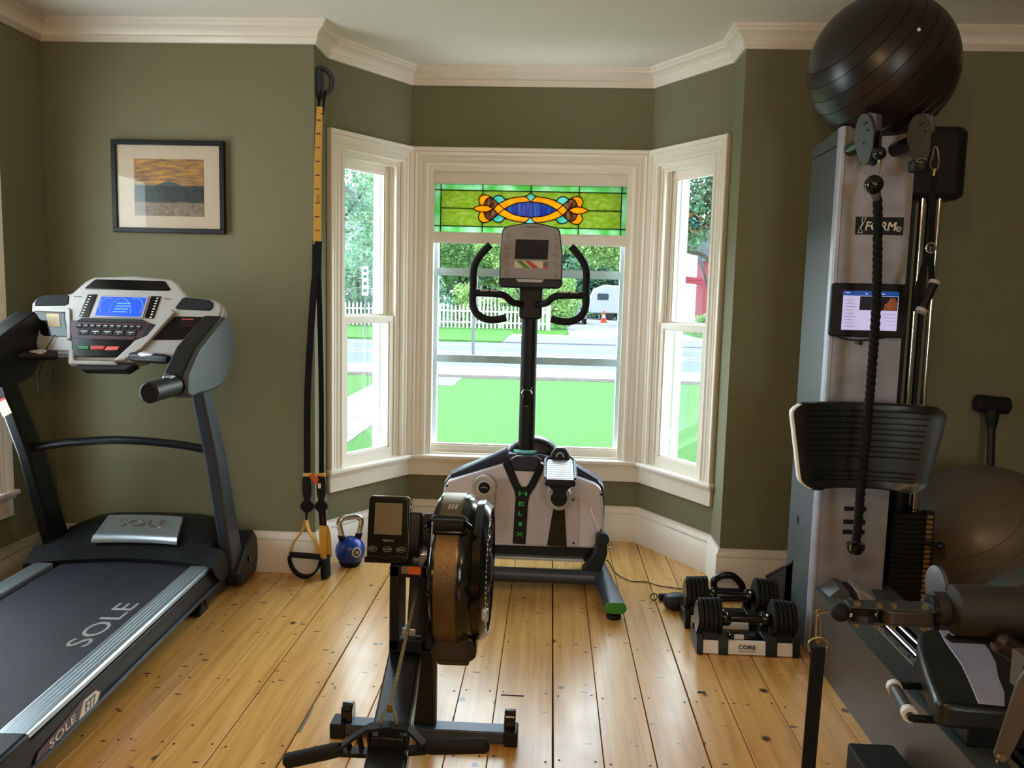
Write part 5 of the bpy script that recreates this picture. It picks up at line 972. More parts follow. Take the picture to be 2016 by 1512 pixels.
# ================================================================== ADJUSTABLE DUMBBELLS in their cradles
def dumbbell_set(first, lab_s, lab_d, loc):
    st = thing('dumbbell_cradle', lab_s, 'stand', loc, 0, 'adjustable dumbbell cradles')
    def S(mb, nm, m, par=None, **k): return mb.build(nm, m, par or st, local=True, **k)
    S(MB().box(-.205, .205, -.055, .072, .0, .05), 'tray', 'black', bevel=.004)
    for x0, x1 in ((-.188, -.124), (.122, .185)): S(MB().prism([(-.066, .05), (-.060, .085), (-.045, .10), (-.04, .05)], x0, x1, YZ), 'plate_well', 'black', bevel=.002); S(MB().prism([(.066, .05), (.060, .085), (.045, .10), (.04, .05)], x0, x1, YZ), 'plate_well', 'black', bevel=.002)
    for x0, x1 in ((-.19, -.122), (-.085, .075), (.12, .187)): S(MB().prism([(-.078, .004), (-.070, .058), (-.05, .058), (-.05, .004)], x0, x1, YZ), 'front_panel', 'lwhite', bevel=.002)
    for x0, x1 in ((-.215, -.188), (-.124, -.083), (.073, .122), (.185, .215)):
        S(MB().prism([(-.082, 0), (-.074, .06), (-.055, .085), (-.04, .062), (.04, .062), (.055, .085), (.074, .06), (.082, 0)], x0, x1, YZ), 'saddle', 'black', bevel=.003)
    if first:
        p = S(MB().box(-.001, .001, -.0785, -.0775, .02, .021), 'brand_print', 'black'); 
        text('CORE', 'brand_name', 'black', p, (-.005, -.0762, .037), (1, 0, 0), (0, .147, .989), .072, .017, local=True); text('FITNESS', 'brand_line', 'lcd', p, (-.003, -.0785, .020), (1, 0, 0), (0, .147, .989), .070, .005, local=True)
    db = thing('adjustable_dumbbell', lab_d, 'dumbbell', (loc[0], loc[1], .052), 0, 'adjustable dumbbells')
    def D_(mb, nm, m, par=None, **k): return mb.build(nm, m, par or db, local=True, **k)
    def plate(x, th, m, r0=.075):
        po = [(r0*(1.0+.10*cos(4*t))*cos(t)*.92, r0*1.14*(1.0+.05*cos(4*t))*sin(t)) for t in [2*pi*k/32 for k in range(32)]]
        return MB().prism([(a, b+.082) for a, b in po], x, x+th, YZ)
    for sx in (-1, 1):
        for k in range(5):
            x = sx*(.108+.0195*k); D_(plate(min(x, x+sx*.0165), .0165, 'black', .074-.001*k), 'weight_plate', 'rubber', bevel=.003)
        x = sx*.2065; D_(plate(min(x, x+sx*.003), .003, 'black', .060), 'end_disc', 'steel' if sx < 0 else 'slate')
        D_(MB().lathe([(.030, -.02), (.034, -.01), (.034, .01), (.028, .02)], 20, (sx*.085, 0, .082), 'x'), 'collar', 'black2'); D_(MB().ball((sx*.085, -.03, .11), .008, 10, 6), 'release_button', 'chrome')
    D_(MB().tube([(-.10, 0, .082), (-.04, 0, .082), (.04, 0, .082), (.10, 0, .082)], [.016, .0175, .0175, .016], 16), 'grip', 'black2'); D_(MB().box(-.07, .07, -.03, .03, -.022, .012), 'selector_body', 'black2', bevel=.008)
    D_(MB().box(-.05, -.01, -.034, -.028, .0, .02), 'weight_label', 'lwhite')
dumbbell_set(True, 'dumbbell cradle in front, with dark lettering on its white panel', 'adjustable dumbbell in front, in the lettered cradle', (.870, 3.425, 0))
dumbbell_set(False, 'rear dumbbell cradle partly hidden behind the lettered one', 'adjustable dumbbell in the rear cradle, nearer the wall', (.862, 3.69, 0))
# ab roller grip, bar with a ring, black kettle handle behind
bar = thing('ringed_bar', 'thin black bar with an eye ring lying on the boards behind the dumbbells', 'bar', (.76, 3.98, 0))
MB().tube([(.572, 3.945, .0185), (.70, 3.955, .0185), (1.03, 3.985, .0185)], .0175, 14).build('shaft', 'black', bar); MB().tube([(.548+.0165*cos(t), 3.943, .0185+.0165*sin(t)) for t in [2*pi*k/20 for k in range(20)]], .0028, 6, closed=True).build('eye_ring', 'black', bar)
fpmp = thing('massage_gun', 'dark rounded plastic tool on the floor left of the rear dumbbell', 'tool', (.68, 3.84, 0))
MB().loft([[V((.640+dx+c_*w*1.1, 3.845+s_*w*.95, z)) for c_, s_ in [(cos(2*pi*k/20), sin(2*pi*k/20)) for k in range(20)]] for w, dx, z in ((.03, .01, .001), (.05, 0, .012), (.056, 0, .04), (.052, .004, .062), (.03, .01, .074), (.008, .012, .077))]).build('body', 'slate2', fpmp, smooth=60)
MB().tube([(.67, 3.847, .048), (.78, 3.858, .03)], .022, 12).build('neck', 'slate', fpmp)
kb3 = thing('ring_handle', 'black looped grip attachment lying behind the rear dumbbell', 'handle', (.93, 4.04, 0))
MB().tube(smoothpts([(.865, 4.05, .03), (.86, 4.045, .075), (.89, 4.04, .105), (.935, 4.035, .113), (.965, 4.035, .10), (1.0, 4.04, .06), (1.0, 4.045, .03)], 5), .018, 12).build('loop', 'black2', kb3); MB().tube([(.84, 4.05, .0205), (1.02, 4.05, .0205)], .0195, 14).build('crosspiece', 'rubber', kb3)
# ================================================================== CABLE MACHINE
cm = thing('cable_machine', 'tall silver cable machine with weight stack at the right', 'exercise machine', (1.28, 3.5, 0))
def G(mb, nm, m, par=None, **k): return mb.build(nm, m, par or cm, **k)
cx0, cx1, cyf = 1.128, 1.418, 3.38
G(MB().prism([(cx0+.018, cyf), (cx1, cyf), (cx1, cyf+.05), (cx1-.004, cyf+.05), (cx1-.004, cyf+.004), (cx0+.022, cyf+.004)], 0, 2.19, XY), 'front_panel', 'silverp', bevel=.0015)
G(MB().prism([(cx0, cyf+.012), (cx0+.006, cyf+.003), (cx0+.018, cyf), (cx0+.022, cyf+.004), (cx0+.008, cyf+.014), (cx0+.004, cyf+.055), (cx0, cyf+.055)], 0, 2.19, XY), 'edge_flange', 'silverp', smooth=60)
G(MB().prism([(cx0+.002, cyf+.054), (cx1-.006, cyf+.054), (cx1-.006, 3.70), (cx1-.05, 3.765), (cx0+.002, 3.765)], 0, 2.13, XY), 'housing', 'gunmetal', bevel=.006)
G(MB().prism([(cyf+.054, 2.12), (3.765, 2.12), (3.765, 2.165), (cyf+.054, 2.19)], cx0+.002, cx0+.006, YZ), 'top_lip', 'gunmetal')
G(MB().box(cx0+.0005, cx0+.004, 3.62, 3.645, .505, .54), 'side_slot', 'black')
for z in (.644, .588, .545): G(MB().box(1.238, 1.328, cyf-.0012, cyf+.003, z-.0095, z+.0095), 'vent_slot', 'black', smooth=0)
G(MB().prism([(3.66, .0), (4.08, .0), (4.08, .10), (3.68, .315), (3.66, .315)], 1.13, 1.135, YZ), 'rear_gusset', 'black', bevel=.002); G(MB().prism([(3.66, .31), (4.08, .095), (4.08, .105), (3.66, .322)], 1.126, 1.17, YZ), 'gusset_flange', 'slate2')
G(MB().lathe([(.008, 0), (.008, .005)], 10, (1.126, 3.95, .12), 'x'), 'gusset_bolt', 'chrome'); G(MB().box(1.14, 1.40, 3.70, 3.98, 0, .10), 'rear_base', 'black')
# badge
bd = G(MB().box(1.203, 1.391, cyf-.003, cyf, 1.768, 1.838), 'name_badge', 'black', smooth=0)
text('FORM', 'badge_name', 'lwhite', bd, (1.302, cyf-.0032, 1.802), (1, 0, 0), (.16, 0, 1), .118, .036)
text('R', 'badge_mark', 'lwhite', bd, (1.372, cyf-.0032, 1.792), (1, 0, 0), (0, 0, 1), .006, .008); G(MB().tube([(1.372+.009*cos(t), cyf-.0035, 1.792+.009*sin(t)) for t in [2*pi*k/20 for k in range(20)]], .0018, 5, closed=True), 'badge_ring', 'lwhite', bd)
for tri in (((1.226, 1.833), (1.243, 1.833), (1.231, 1.808), (1.229, 1.808)), ((1.214, 1.774), (1.231, 1.774), (1.224, 1.797), (1.221, 1.797))):
    for k in range(len(tri)): G(MB().tube([(tri[k][0], cyf-.0035, tri[k][1]), (tri[(k+1) % 4][0], cyf-.0035, tri[(k+1) % 4][1])], .0012, 4), 'badge_stroke', 'lwhite', bd)
G(MB().tube([(1.2305, cyf-.0035, 1.81), (1.2225, cyf-.0035, 1.796)], .0024, 5), 'badge_stroke', 'lwhite', bd)
# head box, guide rods, stack
G(MB().prism([(1.42, 3.50), (1.66, 3.50), (1.69, 3.54), (1.69, 3.70), (1.42, 3.70)], 1.93, 2.225, XY), 'head_box', 'black', bevel=.03, seg=4)
G(MB().box(1.40, 1.68, 3.52, 3.68, 2.03, 2.12), 'head_beam', 'blackm')
for x in (1.522, 1.590): G(MB().tube([(x, 3.53, .18), (x, 3.53, 1.95)], .0125, 14), 'guide_rod', 'chrome'); G(MB().box(x-.034, x-.018, 3.545, 3.565, .62, 1.95), 'cable_run', 'black', smooth=0)
wp = MB().prism([(1.470, 3.455), (1.50, 3.440), (1.545, 3.437), (1.59, 3.440), (1.612, 3.455), (1.612, 3.62), (1.470, 3.62)], 0, .0195, XY)
me0 = tg0 = None
for k in range(19):
    z = .205+.0215*k
    if me0 is None:
        w = G(wp, 'weight_plate', 'rubber', bevel=.0025); me0 = w.data; t_ = G(MB().prism(rrect(.028, .015, .006, 3, 1.624, .0098), 3.452, 3.458, XZ), 'number_tag', 'gold', w); tg0 = t_.data; mod = True
        b0 = w.location.copy(); w.location = b0+V((0, 0, z)); t_.location = (0, 0, 0)
    else:
        w = bpy.data.objects.new('weight_plate', me0); COL.objects.link(w); w.parent = cm; w.location = b0+V((0, 0, z)); b = w.modifiers.new('bevel', 'BEVEL'); b.width = .0025; b.limit_method = 'ANGLE'
        t_ = bpy.data.objects.new('number_tag', tg0); COL.objects.link(t_); t_.parent = w
G(MB().box(1.608, 1.645, 3.458, 3.50, .20, .62), 'tag_rail', 'black'); G(MB().box(1.45, 1.66, 3.44, 3.64, 0, .20), 'stack_base', 'black')
G(MB().lathe([(.032, .615), (.032, .70), (.026, .705)], 20, (1.515, 3.52, 0)), 'top_weight', 'black'); G(MB().lathe([(.014, .62), (.014, .715)], 12, (1.562, 3.47, 0)), 'top_bolt', 'chrome'); G(MB().box(1.548, 1.575, 3.455, 3.47, .627, .633), 'stack_clip', 'chrome')
pn = G(MB().ball((1.652, 3.40, .492), .0185, 16, 10), 'selector_pin', 'black2'); G(MB().tube([(1.640, 3.41, .492), (1.60, 3.45, .492)], .010, 10), 'pin_shaft', 'black', pn)
# swivel pulleys at the top
def pulley(c, n, nm='swivel_pulley', stub=None):
    c = V(c); n = V(n).normalized(); t = V((-n.y, n.x, 0)); t = t if t.y < 0 else -t
    F = lambda a, b, d: c+t*a+V((0, 0, b))+n*d
    el = [(.042*cos(q)*(1.08 if sin(q) > 0 else .95)-.010*sin(q), .098*sin(q)) for q in [2*pi*k/28 for k in range(28)]]
    p = G(MB().prism(el, .014, .026, F), nm, 'gunmetal' if n.y > -.6 else 'pulleyp', bevel=.003); G(MB().prism(el, -.026, -.014, F), 'pulley_cheek', 'black', p, bevel=.003)
    G(MB().prism([(.036*cos(q), .02+.036*sin(q)) for q in [2*pi*k/20 for k in range(20)]], -.012, .012, F), 'pulley_wheel', 'black2', p, bevel=.003)
    G(MB().prism([(.020, .02), (.046, .03), (.040, .088), (.01, .098), (-.01, .098), (0, .07)], -.014, .014, F), 'pulley_guard', 'tpanel', p)
    for a, b in ((0, .055), (.012, .06), (.004, -.015), (.02, .03)): G(MB().lathe([(.0045, 0), (.0045, .004)], 8, F(a, b, .028), 'y'), 'cheek_bolt', 'black2', p)
    if stub: G(MB().tube([V(stub), c-t*.02], .028, 16), 'pulley_stub', 'black2', p)
    return p
pulley((1.187, 3.26, 2.115), (-.86, -.5, 0), stub=(1.165, 3.385, 2.10)); pulley((1.386, 3.27, 2.116), (-.55, -.83, 0), stub=(1.335, 3.385, 2.10))
G(MB().ball((1.203, 3.185, 2.052), .025, 18, 12), 'cable_stop', 'black2'); G(MB().tube([(1.203, 3.185, 2.03), (1.207, 3.175, 2.015)], .006, 8), 'cable_end', 'chrome')
G(MB().lathe([(.036, -.022), (.040, -.016), (.040, .014), (.034, .018)], 24, (1.362, 3.205, 2.012)), 'cable_stop', 'black'); G(MB().tube([(1.352+.018*cos(t), 3.168, 2.026+.006*sin(t)) for t in [2*pi*k/18 for k in range(18)]], .0022, 6, closed=True), 'swivel_eye', 'chrome')
# ribbed press pad, hollow towards the room
zs = []; g = [.800, .815, .835, .895, .915, .935, .960, .985, 1.005, 1.028, 1.052, 1.075]
def add(z, d): zs.append((z, d))
add(.762, .012); add(.768, .002); add(.778, 0)
for z in g: add(z-.0035, 0); add(z-.001, .006); add(z+.001, .006); add(z+.0035, 0)
add(1.085, 0); add(1.098, .003); add(1.106, .014)
rings = []
for z, d in zs:
    u = (z-.762)/(1.106-.762); hw = .240+.060*u; e = min(1, min(z-.762, 1.106-z)/.045); hw -= .050*(1-e)**2; row = []; xc = 1.236
    N = 20
    for k in range(N+1):
        s_ = -1+2*k/N; dd = d if abs(s_) < .78 else min(d, .012 if d > .008 else 0)*.6
        row.append(V((xc+hw*s_, 3.235-.065*abs(s_)**2.4+dd*(1 if abs(s_) < .8 else 0)+.012*max(0, abs(s_)-.93)/.07, z)))
    for k in range(N, -1, -1):
        s_ = -1+2*k/N; row.append(V((xc+hw*s_, 3.275-.065*abs(s_)**2.4, z)))
    rings.append(row)
pad = G(MB().loft(rings), 'press_pad', 'vinyl', smooth=30)
tr_ = []
for k in range(25):
    z = .768+.332*k/24; u = (z-.762)/.344; hw = .240+.060*u; e_ = min(1, min(z-.762, 1.106-z)/.045); hw -= .050*(1-e_)**2
    tr_.append((1.236-hw-.002, 3.194, z))
G(MB().strip(tr_, (0, 1, 0), (1, 0, 0), .030, .009), 'pad_edge', 'lwhite', pad); G(MB().box(1.19, 1.28, 3.26, 3.385, .90, .98), 'pad_bracket', 'blackm')
# base beam running towards the room
G(MB().prism([(1.136, 0), (1.142, 0), (1.142, .296), (1.232, .296), (1.232, .302), (1.136, .302)], 1.2, cyf, XZ), 'base_side', 'brownp', bevel=.001); G(MB().prism([(1.46, 0), (1.466, 0), (1.466, .302), (1.36, .302), (1.36, .296), (1.46, .296)], 1.2, 3.44, XZ), 'base_side', 'gunmetal', bevel=.001)
G(MB().box(1.1355, 1.232, 1.2, cyf-.01, .302, .3035), 'top_plate', 'gunmetal'); G(MB().box(1.232, 1.36, 1.2, 3.38, .262, .272), 'rail_tray', 'blackm'); G(MB().box(1.232, 1.252, 1.2, 3.30, .29, .306), 'adjust_strip', 'lcd', bevel=.001)
for k in range(9): G(MB().box(1.240, 1.250, 2.35+.09*k, 2.365+.09*k, .305, .3075), 'adjust_notch', 'black', smooth=0)
for x in (1.278, 1.325): G(MB().tube([(x, 1.2, .305), (x, 3.30, .305)], .010, 12), 'slide_rod', 'chrome')
for y in (2.72, 2.9): G(MB().lathe([(.004, 0), (.004, .003)], 8, (1.205, y, .3035)), 'base_screw', 'chrome')
G(MB().loft([[V(p) for p in ((1.150, 3.26, .19), (1.150, 3.26, .294), (1.205, 3.28, .334), (1.235, 3.26, .330), (1.300, 3.24, .20))], [V(p) for p in ((1.150, 3.385, .19), (1.150, 3.385, .30), (1.205, 3.385, .345), (1.235, 3.385, .342), (1.300, 3.385, .20))]]), 'cable_cover', 'tpanel', bevel=.003)
G(MB().loft([[V(p) for p in ((1.270, 3.27, .328), (1.300, 3.27, .330), (1.378, 3.25, .282), (1.385, 3.24, .2), (1.34, 3.24, .2))], [V(p) for p in ((1.270, 3.385, .338), (1.300, 3.385, .340), (1.378, 3.385, .30), (1.385, 3.385, .2), (1.34, 3.385, .2))]]), 'cable_cover', 'silverp', bevel=.003)
G(MB().loft([[V(p) for p in ((1.235, 3.275, .318), (1.270, 3.275, .318), (1.34, 3.25, .2), (1.29, 3.25, .2))], [V(p) for p in ((1.235, 3.385, .33), (1.270, 3.385, .33), (1.34, 3.385, .2), (1.29, 3.385, .2))]]), 'cable_slot', 'black')
# seat with pale stripe, carriage, side loop
so = [(1.27, 2.612), (1.225, 2.585), (1.184, 2.535), (1.145, 2.45), (1.112, 2.351), (1.08, 2.25), (1.055, 2.16), (1.040, 2.105), (1.048, 2.078), (1.10, 2.068), (1.205, 2.060), (1.33, 2.062), (1.46, 2.10), (1.52, 2.25), (1.55, 2.45), (1.50, 2.58), (1.42, 2.612)]
seat = G(MB().prism(so, .395, .465, XY), 'seat', 'vinyl', bevel=.016, seg=3); G(MB().prism([(1.262, 2.56), (1.241, 2.481), (1.210, 2.311), (1.175, 2.19), (1.142, 2.083), (1.205, 2.075), (1.245, 2.15), (1.276, 2.238), (1.322, 2.34), (1.346, 2.419), (1.36, 2.50), (1.34, 2.56)], .455, .4675, XY), 'seat_stripe', 'lilac', seat, bevel=.002)
G(MB().box(1.16, 1.42, 2.15, 2.50, .306, .40), 'seat_carriage', 'black', bevel=.006)
G(MB().tube(smoothpts([(1.16, 2.335, .385), (1.05, 2.334, .385), (1.032, 2.325, .385), (1.006, 2.16, .385), (1.018, 2.143, .385), (1.14, 2.141, .385)], 3), .0105, 10), 'side_handle', 'blackm')
G(MB().tube([(1.028, 2.312, .385), (1.008, 2.175, .385)], [.0165, .0175], 12), 'handle_sleeve', 'gunmetal')
for p, q in (((1.031, 2.329, .385), (1.027, 2.308, .385)), ((1.0095, 2.180, .385), (1.006, 2.158, .385))): G(MB().tube([p, q], .0215, 14), 'handle_ring', 'lwhite')
# swinging pulley arm with roller pads
G(MB().ball((.7775, 2.1, .690), .0245, 20, 12), 'arm_stop', 'rubber'); G(MB().tube([(.755, 2.1, .689), (.722, 2.1, .686)], .0022, 6), 'cable_wire', 'bolt')
for z in (.7135, .6725): G(MB().prism([(.795, 2.075), (1.005, 2.065), (1.02, 2.08), (1.02, 2.12), (1.005, 2.135), (.795, 2.125)], z-.003, z+.003, XY), 'arm_plate', 'pulleyp', bevel=.001)
G(MB().lathe([(.03, -.016), (.036, -.016), (.030, 0), (.036, .016), (.03, .016)], 24, (.835, 2.1, .693)), 'arm_pulley', 'black'); G(MB().prism(rrect(.145, .062, .028, 5, .945, 2.095), .675, .711, XY), 'pulley_shield', 'steel', bevel=.003)
G(MB().lathe([(.011, 0), (.013, .012)], 12, (.798, 2.1, .684), 'x'), 'arm_ferrule', 'chrome')
for x, y in ((.815, 2.085), (.868, 2.08), (.905, 2.08), (.985, 2.08)):
    for z in (.660, .7165): G(MB().lathe([(.009, 0), (.009, .009)], 6, (x, y, z)), 'arm_bolt', 'bolt')
G(MB().lathe([(.030, -.004), (.046, 0), (.046, .012), (.030, .016)], 28, (1.008, 2.11, .697), 'x'), 'roller_end', 'black2'); G(MB().lathe([(.040, 0), (.044, .004), (.044, .30)], 24, (1.022, 2.13, .70), 'x'), 'roller_pad', 'foam')
G(MB().lathe([(.045, -.008), (.060, -.002), (.060, .008), (.045, .012)], 28, (1.06, 2.19, .735), 'x'), 'roller_disc', 'tpanel')
G(MB().lathe([(.040, .0), (.062, .004), (.066, .012), (.066, .55)], 28, (1.058, 2.10, .710), 'x'), 'roller_pad', 'foam'); 
G(MB().tube([(1.045, 2.08, .648), (1.055, 2.075, .640), (1.30, 2.075, .640)], .009, 8), 'roller_lip', 'blackm')
G(MB().box(1.43, 1.49, 2.12, 2.18, .30, .74), 'roller_post', 'gunmetal'); G(MB().tube([(1.02, 2.11, .697), (1.50, 2.14, .70)], .012, 10), 'roller_axle', 'chrome')
G(MB().tube([(1.135, 2.03, .668), (1.150, 2.03, .660), (1.20, 2.02, .630), (1.34, 2.0, .555), (1.45, 2.0, .50)], [.014, .030, .026, .025, .025], 16), 'lever_arm', 'steel')
for x, z in ((1.205, .650), (1.245, .628)): G(MB().lathe([(.006, 0), (.006, .008)], 8, (x, 2.01, z)), 'lever_screw', 'bolt')
for x, z in ((1.195, .597), (1.225, .580)): G(MB().lathe([(.009, -.01), (.009, .004)], 8, (x, 2.01, z)), 'lever_bolt', 'bolt')
G(MB().prism([(1.060, .735), (1.035, .690), (1.000, .520), (1.006, .505), (1.020, .500), (1.032, .508), (1.065, .60), (1.09, .735)], 1.742, 1.75, XZ), 'link_plate', 'brownp', bevel=.002)
G(MB().lathe([(.009, -.010), (.009, .002)], 8, (1.012, 1.742, .517), 'y'), 'link_bolt', 'bolt'); G(MB().tube(smoothpts([(1.02, 1.76, .49), (1.03, 1.77, .525), (1.055, 1.77, .545), (1.085, 1.78, .53), (1.10, 1.78, .48)], 4), .006, 8), 'cable_loop', 'black2')
G(MB().box(1.05, 1.40, 1.755, 1.80, .66, .74), 'link_mount', 'brownp'); G(MB().box(1.34, 1.40, 1.755, 1.80, .30, .70), 'link_post', 'brownp')
G(MB().prism([(1.48, .50), (1.535, .548), (1.645, .612), (1.80, .66), (1.98, .66), (1.98, .36), (1.50, .36)], 2.74, 2.82, XZ), 'back_pad', 'gunmetal', bevel=.02, seg=3); G(MB().box(1.46, 1.95, 2.76, 2.80, .27, .37), 'back_pad_post', 'black')

# ================================================================== THINGS ON AND AROUND THE MACHINE
b1 = thing('exercise_ball', 'large black exercise ball balanced on top of the silver cable machine', 'ball', (1.29, 3.45, 2.13))
def ringball(c, r, m, t, groove_axis, name='skin'):
    prof = []; n = 48; ax = V(groove_axis).normalized()
    for k in range(n+1):
        a = pi*k/n
        for da, dr in (((-.008, 0), (-.003, .0026), (.003, .0026), (.008, 0)) if (k % 3 == 0 and .2 < k/n < .8) else ((0, 0),)): prof.append((max(.0008, (r-dr)*sin(a+da)), -(r-dr)*cos(a+da)))
    mb = MB().lathe(prof, 64); q = V((0, 0, 1)).rotation_difference(ax).to_matrix().to_4x4()
    mb.v = [tuple((M.Translation(c) @ q) @ V(p)) for p in mb.v]; return mb.build(name, m, t, smooth=30)
ringball(V((1.29, 3.45, 2.428)), .284, 'ball', b1, (-.75, -.25, .6)); 
vd = (V((0, 0, 1.5))-V((1.29, 3.45, 2.428))).normalized(); rv = (vd+V((.40, 0, .46))).normalized()
o = MB().lathe([(.007, -.004), (.007, .0015), (.002, .003)], 12).v; q = V((0, 0, 1)).rotation_difference(rv).to_matrix().to_4x4()
pl = MB().lathe([(.007, -.006), (.007, .0015), (.002, .003)], 12); pl.v = [tuple(M.Translation(V((1.29, 3.45, 2.428))+rv*.284) @ q @ V(p)) for p in pl.v]; pl.build('valve_plug', 'lwhite', b1)
b2 = thing('exercise_ball', 'large grey exercise ball on the floor behind the weight stack', 'ball', (2.015, 3.74, 0)); ringball(V((2.015, 3.745, .385)), .384, 'ballg', b2, (.6, .3, -.7))
tb_ = thing('tablet', 'black tablet with a lit screen hung on the silver column', 'tablet', (1.266, 3.37, 1.47))
MB().prism(rrect(.304, .214, .016, 5, 1.266, 1.466), 3.338, 3.362, XZ).build('case', 'black', tb_, bevel=.005, seg=3)
MT['tscreen'] = mat('screen_white', '#BEBEDC', .3, vary=0, emit=('#B4B4E0', .75)); MT['tblue'] = mat('screen_blue', '#1C4A9A', .3, vary=0, emit=('#1A4490', .7)); MT['tdark'] = mat('screen_dark', '#0A0F18', .3, vary=0, emit=('#0A0F18', .5)); MT['tskin'] = mat('screen_skin', '#9A5A3C', .3, vary=.5, scale=60, emit=('#6A3A22', .5)); MT['tgrey'] = mat('screen_grey', '#8A8AA0', .3, vary=0, emit=('#7A7A94', .6))
sc = MB().box(1.160, 1.377, 3.3365, 3.3385, 1.387, 1.543).build('screen', 'tscreen', tb_, smooth=0)
MB().box(1.160, 1.377, 3.3355, 3.3370, 1.524, 1.543).build('title_bar', 'tblue', sc, smooth=0); MB().box(1.226, 1.374, 3.3355, 3.3370, 1.467, 1.522).build('video_still', 'tdark', sc, smooth=0)
MB().prism([(1.320, 1.467), (1.322, 1.490), (1.336, 1.500), (1.343, 1.518), (1.362, 1.518), (1.371, 1.500), (1.371, 1.467)], 3.3350, 3.3360, XZ).build('video_figures', 'tskin', sc, smooth=0)
for k in range(9): MB().box(1.168, 1.168+.03+.008*(k % 3), 3.3358, 3.3368, 1.505-.013*k, 1.507-.013*k).build('list_line', 'tgrey', sc, smooth=0)
for k in range(4): MB().box(1.315+.008*k, 1.370, 3.3358, 3.3368, 1.452-.014*k, 1.4535-.014*k).build('text_line', 'tgrey', sc, smooth=0)
MB().lathe([(.008, 0), (.008, .001)], 16, (1.392, 3.3368, 1.468), 'y').build('home_button', 'black2', tb_)
for q in ((1.168, 1.535, .018), (1.30, 1.532, .022), (1.245, 1.532, .010)): MB().box(q[0], q[0]+q[2], 3.3348, 3.3356, q[1]-.002, q[1]+.002).build('title_mark', 'tscreen', sc, smooth=0)
MB().tube(smoothpts([(1.12, 3.35, 1.372), (1.18, 3.345, 1.350), (1.24, 3.34, 1.345), (1.30, 3.345, 1.352), (1.37, 3.35, 1.366)], 4), .003, 6).build('hanging_cord', 'black', tb_); MB().box(1.235, 1.25, 3.335, 3.347, 1.328, 1.35).build('cord_knot', 'black', tb_, bevel=.003); MB().box(1.22, 1.31, 3.36, 3.382, 1.44, 1.50).build('mount', 'black', tb_)
# twisted rope with knobs, hooked on the left pulley
rp = thing('triceps_rope', 'black twisted rope attachment hanging from the left pulley', 'rope', (1.205, 3.15, .56))
MB().tube(smoothpts([(1.210, 3.172, 2.012), (1.217, 3.170, 1.995), (1.213, 3.168, 1.965), (1.204, 3.165, 1.938), (1.200, 3.168, 1.965), (1.204, 3.17, 1.995)], 4, True), .0028, 6, closed=True).build('carabiner', 'bolt', rp)
MB().ball((1.168, 3.125, 1.930), .0345, 22, 14).build('end_knob', 'black2', rp); MB().tube([(1.178, 3.13, 1.90), (1.186, 3.135, 1.875)], [.020, .014], 12).build('knob_ferrule', 'tpanel', rp)
MB().strip([(1.205, 3.158, 1.945), (1.198, 3.148, 1.90)], (1, 0, 0), (0, 1, 0), .012, .004).build('hook_tab', 'silver', rp)
path = smoothpts([(1.189, 3.140, 1.89), (1.194, 3.130, 1.80), (1.205, 3.115, 1.50), (1.202, 3.105, 1.20), (1.199, 3.105, .95), (1.200, 3.12, .76), (1.206, 3.14, .62), (1.208, 3.15, .575)], 14)
for s_ in range(3):
    pts = []
    acc = 0
    for i, p in enumerate(path):
        if i: acc += (path[i]-path[i-1]).length
        a = 2*pi*(acc/.075)+2*pi*s_/3; pts.append(p+V((.0075*cos(a), .0075*sin(a), 0)))
    # resample finely so the twist shows
    fine = []
    L2 = [0]
    for i in range(1, len(path)): L2.append(L2[-1]+(path[i]-path[i-1]).length)
    n = int(L2[-1]/.008); j = 0
    for k in range(n+1):
        d = L2[-1]*k/n
        while j < len(L2)-2 and L2[j+1] < d: j += 1
        p = path[j].lerp(path[j+1], (d-L2[j])/max(1e-6, L2[j+1]-L2[j])); a = 2*pi*d/.075+2*pi*s_/3; fine.append(p+V((.0085*cos(a), .0085*sin(a), 0)))
    MB().tube(fine, .0098, 7).build('rope_strand', 'cloth', rp, smooth=60)
MB().lathe([(.004, -.036), (.022, -.030), (.033, -.012), (.035, .004), (.034, .010), (.026, .012)], 24, (1.208, 3.152, .555)).build('end_stop', 'black2', rp); MB().tube([(1.180, 3.127, .566), (1.181, 3.126, .545)], .004, 6).build('stop_clip', 'chrome', rp)
# single grip on the right pulley
gs = thing('stirrup_handle', 'black webbing grip with pale end rings hanging from the right pulley', 'handle', (1.405, 3.19, 1.46))
MB().tube(smoothpts([(1.398, 3.175, 2.075), (1.408, 3.172, 2.070), (1.416, 3.17, 2.02), (1.406, 3.17, 1.988), (1.385, 3.17, 2.01), (1.392, 3.172, 2.04)], 4, True), .003, 6, closed=True).build('carabiner', 'bolt', gs); MB().tube([(1.404, 3.17, 1.998), (1.402, 3.172, 1.972)], .0055, 8).build('carabiner_nut', 'bolt', gs)
MB().strip([(1.404, 3.175, 1.985), (1.410, 3.185, 1.90), (1.420, 3.19, 1.715)], (1, 0, 0), (0, 1, 0), .022, .005).build('webbing', 'cloth', gs)
MB().tube([(1.420+.017*cos(t), 3.188, 1.708+.019*sin(t)) for t in [2*pi*k/22 for k in range(22)]], .0035, 6, closed=True).build('d_ring', 'chrome', gs)
MB().strip(smoothpts([(1.415, 3.19, 1.692), (1.402, 3.19, 1.64), (1.385, 3.185, 1.56), (1.378, 3.18, 1.47)], 4), (1, 0, .2), (0, 1, 0), .026, .004).build('webbing_leg', 'cloth', gs); MB().strip(smoothpts([(1.424, 3.19, 1.692), (1.428, 3.19, 1.64), (1.432, 3.188, 1.585)], 4), (1, 0, 0), (0, 1, 0), .022, .004).build('webbing_leg', 'cloth', gs)
MB().tube([(1.438, 3.18, 1.575), (1.394, 3.165, 1.475)], .0165, 14).build('grip_tube', 'black', gs)
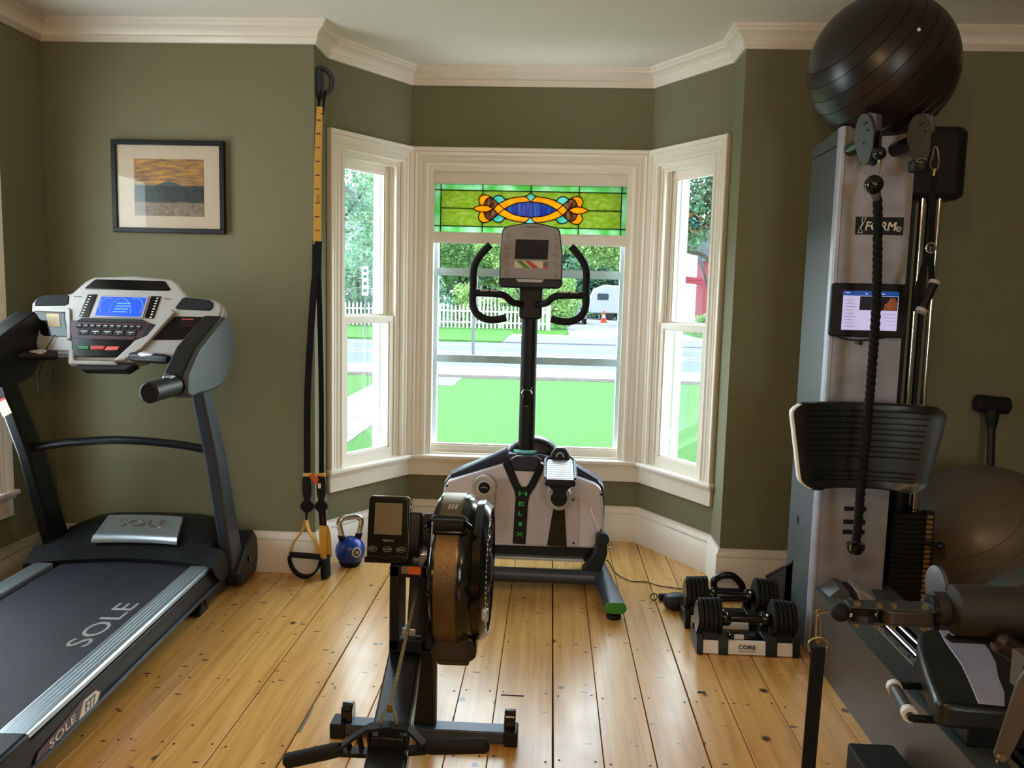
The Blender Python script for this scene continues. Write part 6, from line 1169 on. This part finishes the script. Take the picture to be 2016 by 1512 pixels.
for p, q in (((1.442, 3.181, 1.585), (1.437, 3.179, 1.572)), ((1.396, 3.1655, 1.479), (1.390, 3.1635, 1.466))): MB().tube([p, q], .021, 16).build('end_ring', 'silver', gs)
# ankle strap on the swinging arm
ak = thing('cable_strap', 'black webbing strap hanging from a brass snap hook on the swinging pulley arm', 'strap', (.73, 2.1, .26))
MB().tube([(.724+.007*cos(t), 2.1, .689+.007*sin(t)) for t in [2*pi*k/16 for k in range(16)]], .0024, 6, closed=True).build('eye_ring', 'bolt', ak); MB().tube([(.710, 2.1, .687), (.735, 2.1, .687)], .0028, 6).build('toggle', 'bolt', ak)
MB().tube(smoothpts([(.722, 2.1, .683), (.728, 2.1, .66), (.730, 2.1, .618), (.725, 2.1, .603), (.720, 2.1, .618), (.719, 2.1, .66)], 4, True), .0026, 6, closed=True).build('snap_hook', 'bolt', ak)
MB().tube([(.7275+.0255*cos(t), 2.1, .597+.022*sin(t)) for t in [2*pi*k/24 for k in range(24)]], .0036, 8, closed=True).build('d_ring', 'bolt', ak)
MB().strip([(.727, 2.1, .592), (.727, 2.097, .58), (.726, 2.10, .45), (.725, 2.105, .25), (.723, 2.11, .06)], (1, .1, 0), (-.1, 1, 0), .037, .006).build('webbing', 'cloth', ak)
tag(MB().prism(rrect(.145, .41, .012, 3, 1.046, 2.29), .001, .112, XY).build('foam_block', 'rubber', bevel=.006), 'black foam block on the floor against the base of the cable machine', 'block')
hm = thing('sledgehammer', 'small black sledgehammer leaning head up on the wall behind the grey ball', 'hammer', (2.14, 3.98, 0))
def HM(a, b, d): return V((2.10, 3.83, .001))+V((.077, .265, 1.04)).normalized()*b+V((1, -.03, -.065)).normalized()*a+V((0, -1, .25)).normalized()*d
hp = [HM(0, b, 0) for b in (.0, .3, .7, .98)]; MB().tube(hp, .017, 12).build('shaft', 'black', hm); MB().tube([HM(0, .93, 0), HM(0, .98, 0), HM(0, 1.02, 0)], [.020, .030, .034], 14).build('neck', 'rubber', hm)
MB().tube([HM(-.078, 1.048, 0), HM(-.072, 1.048, 0), HM(.072, 1.048, 0), HM(.078, 1.048, 0)], [.034, .042, .042, .034], 18).build('head', 'rubber', hm)
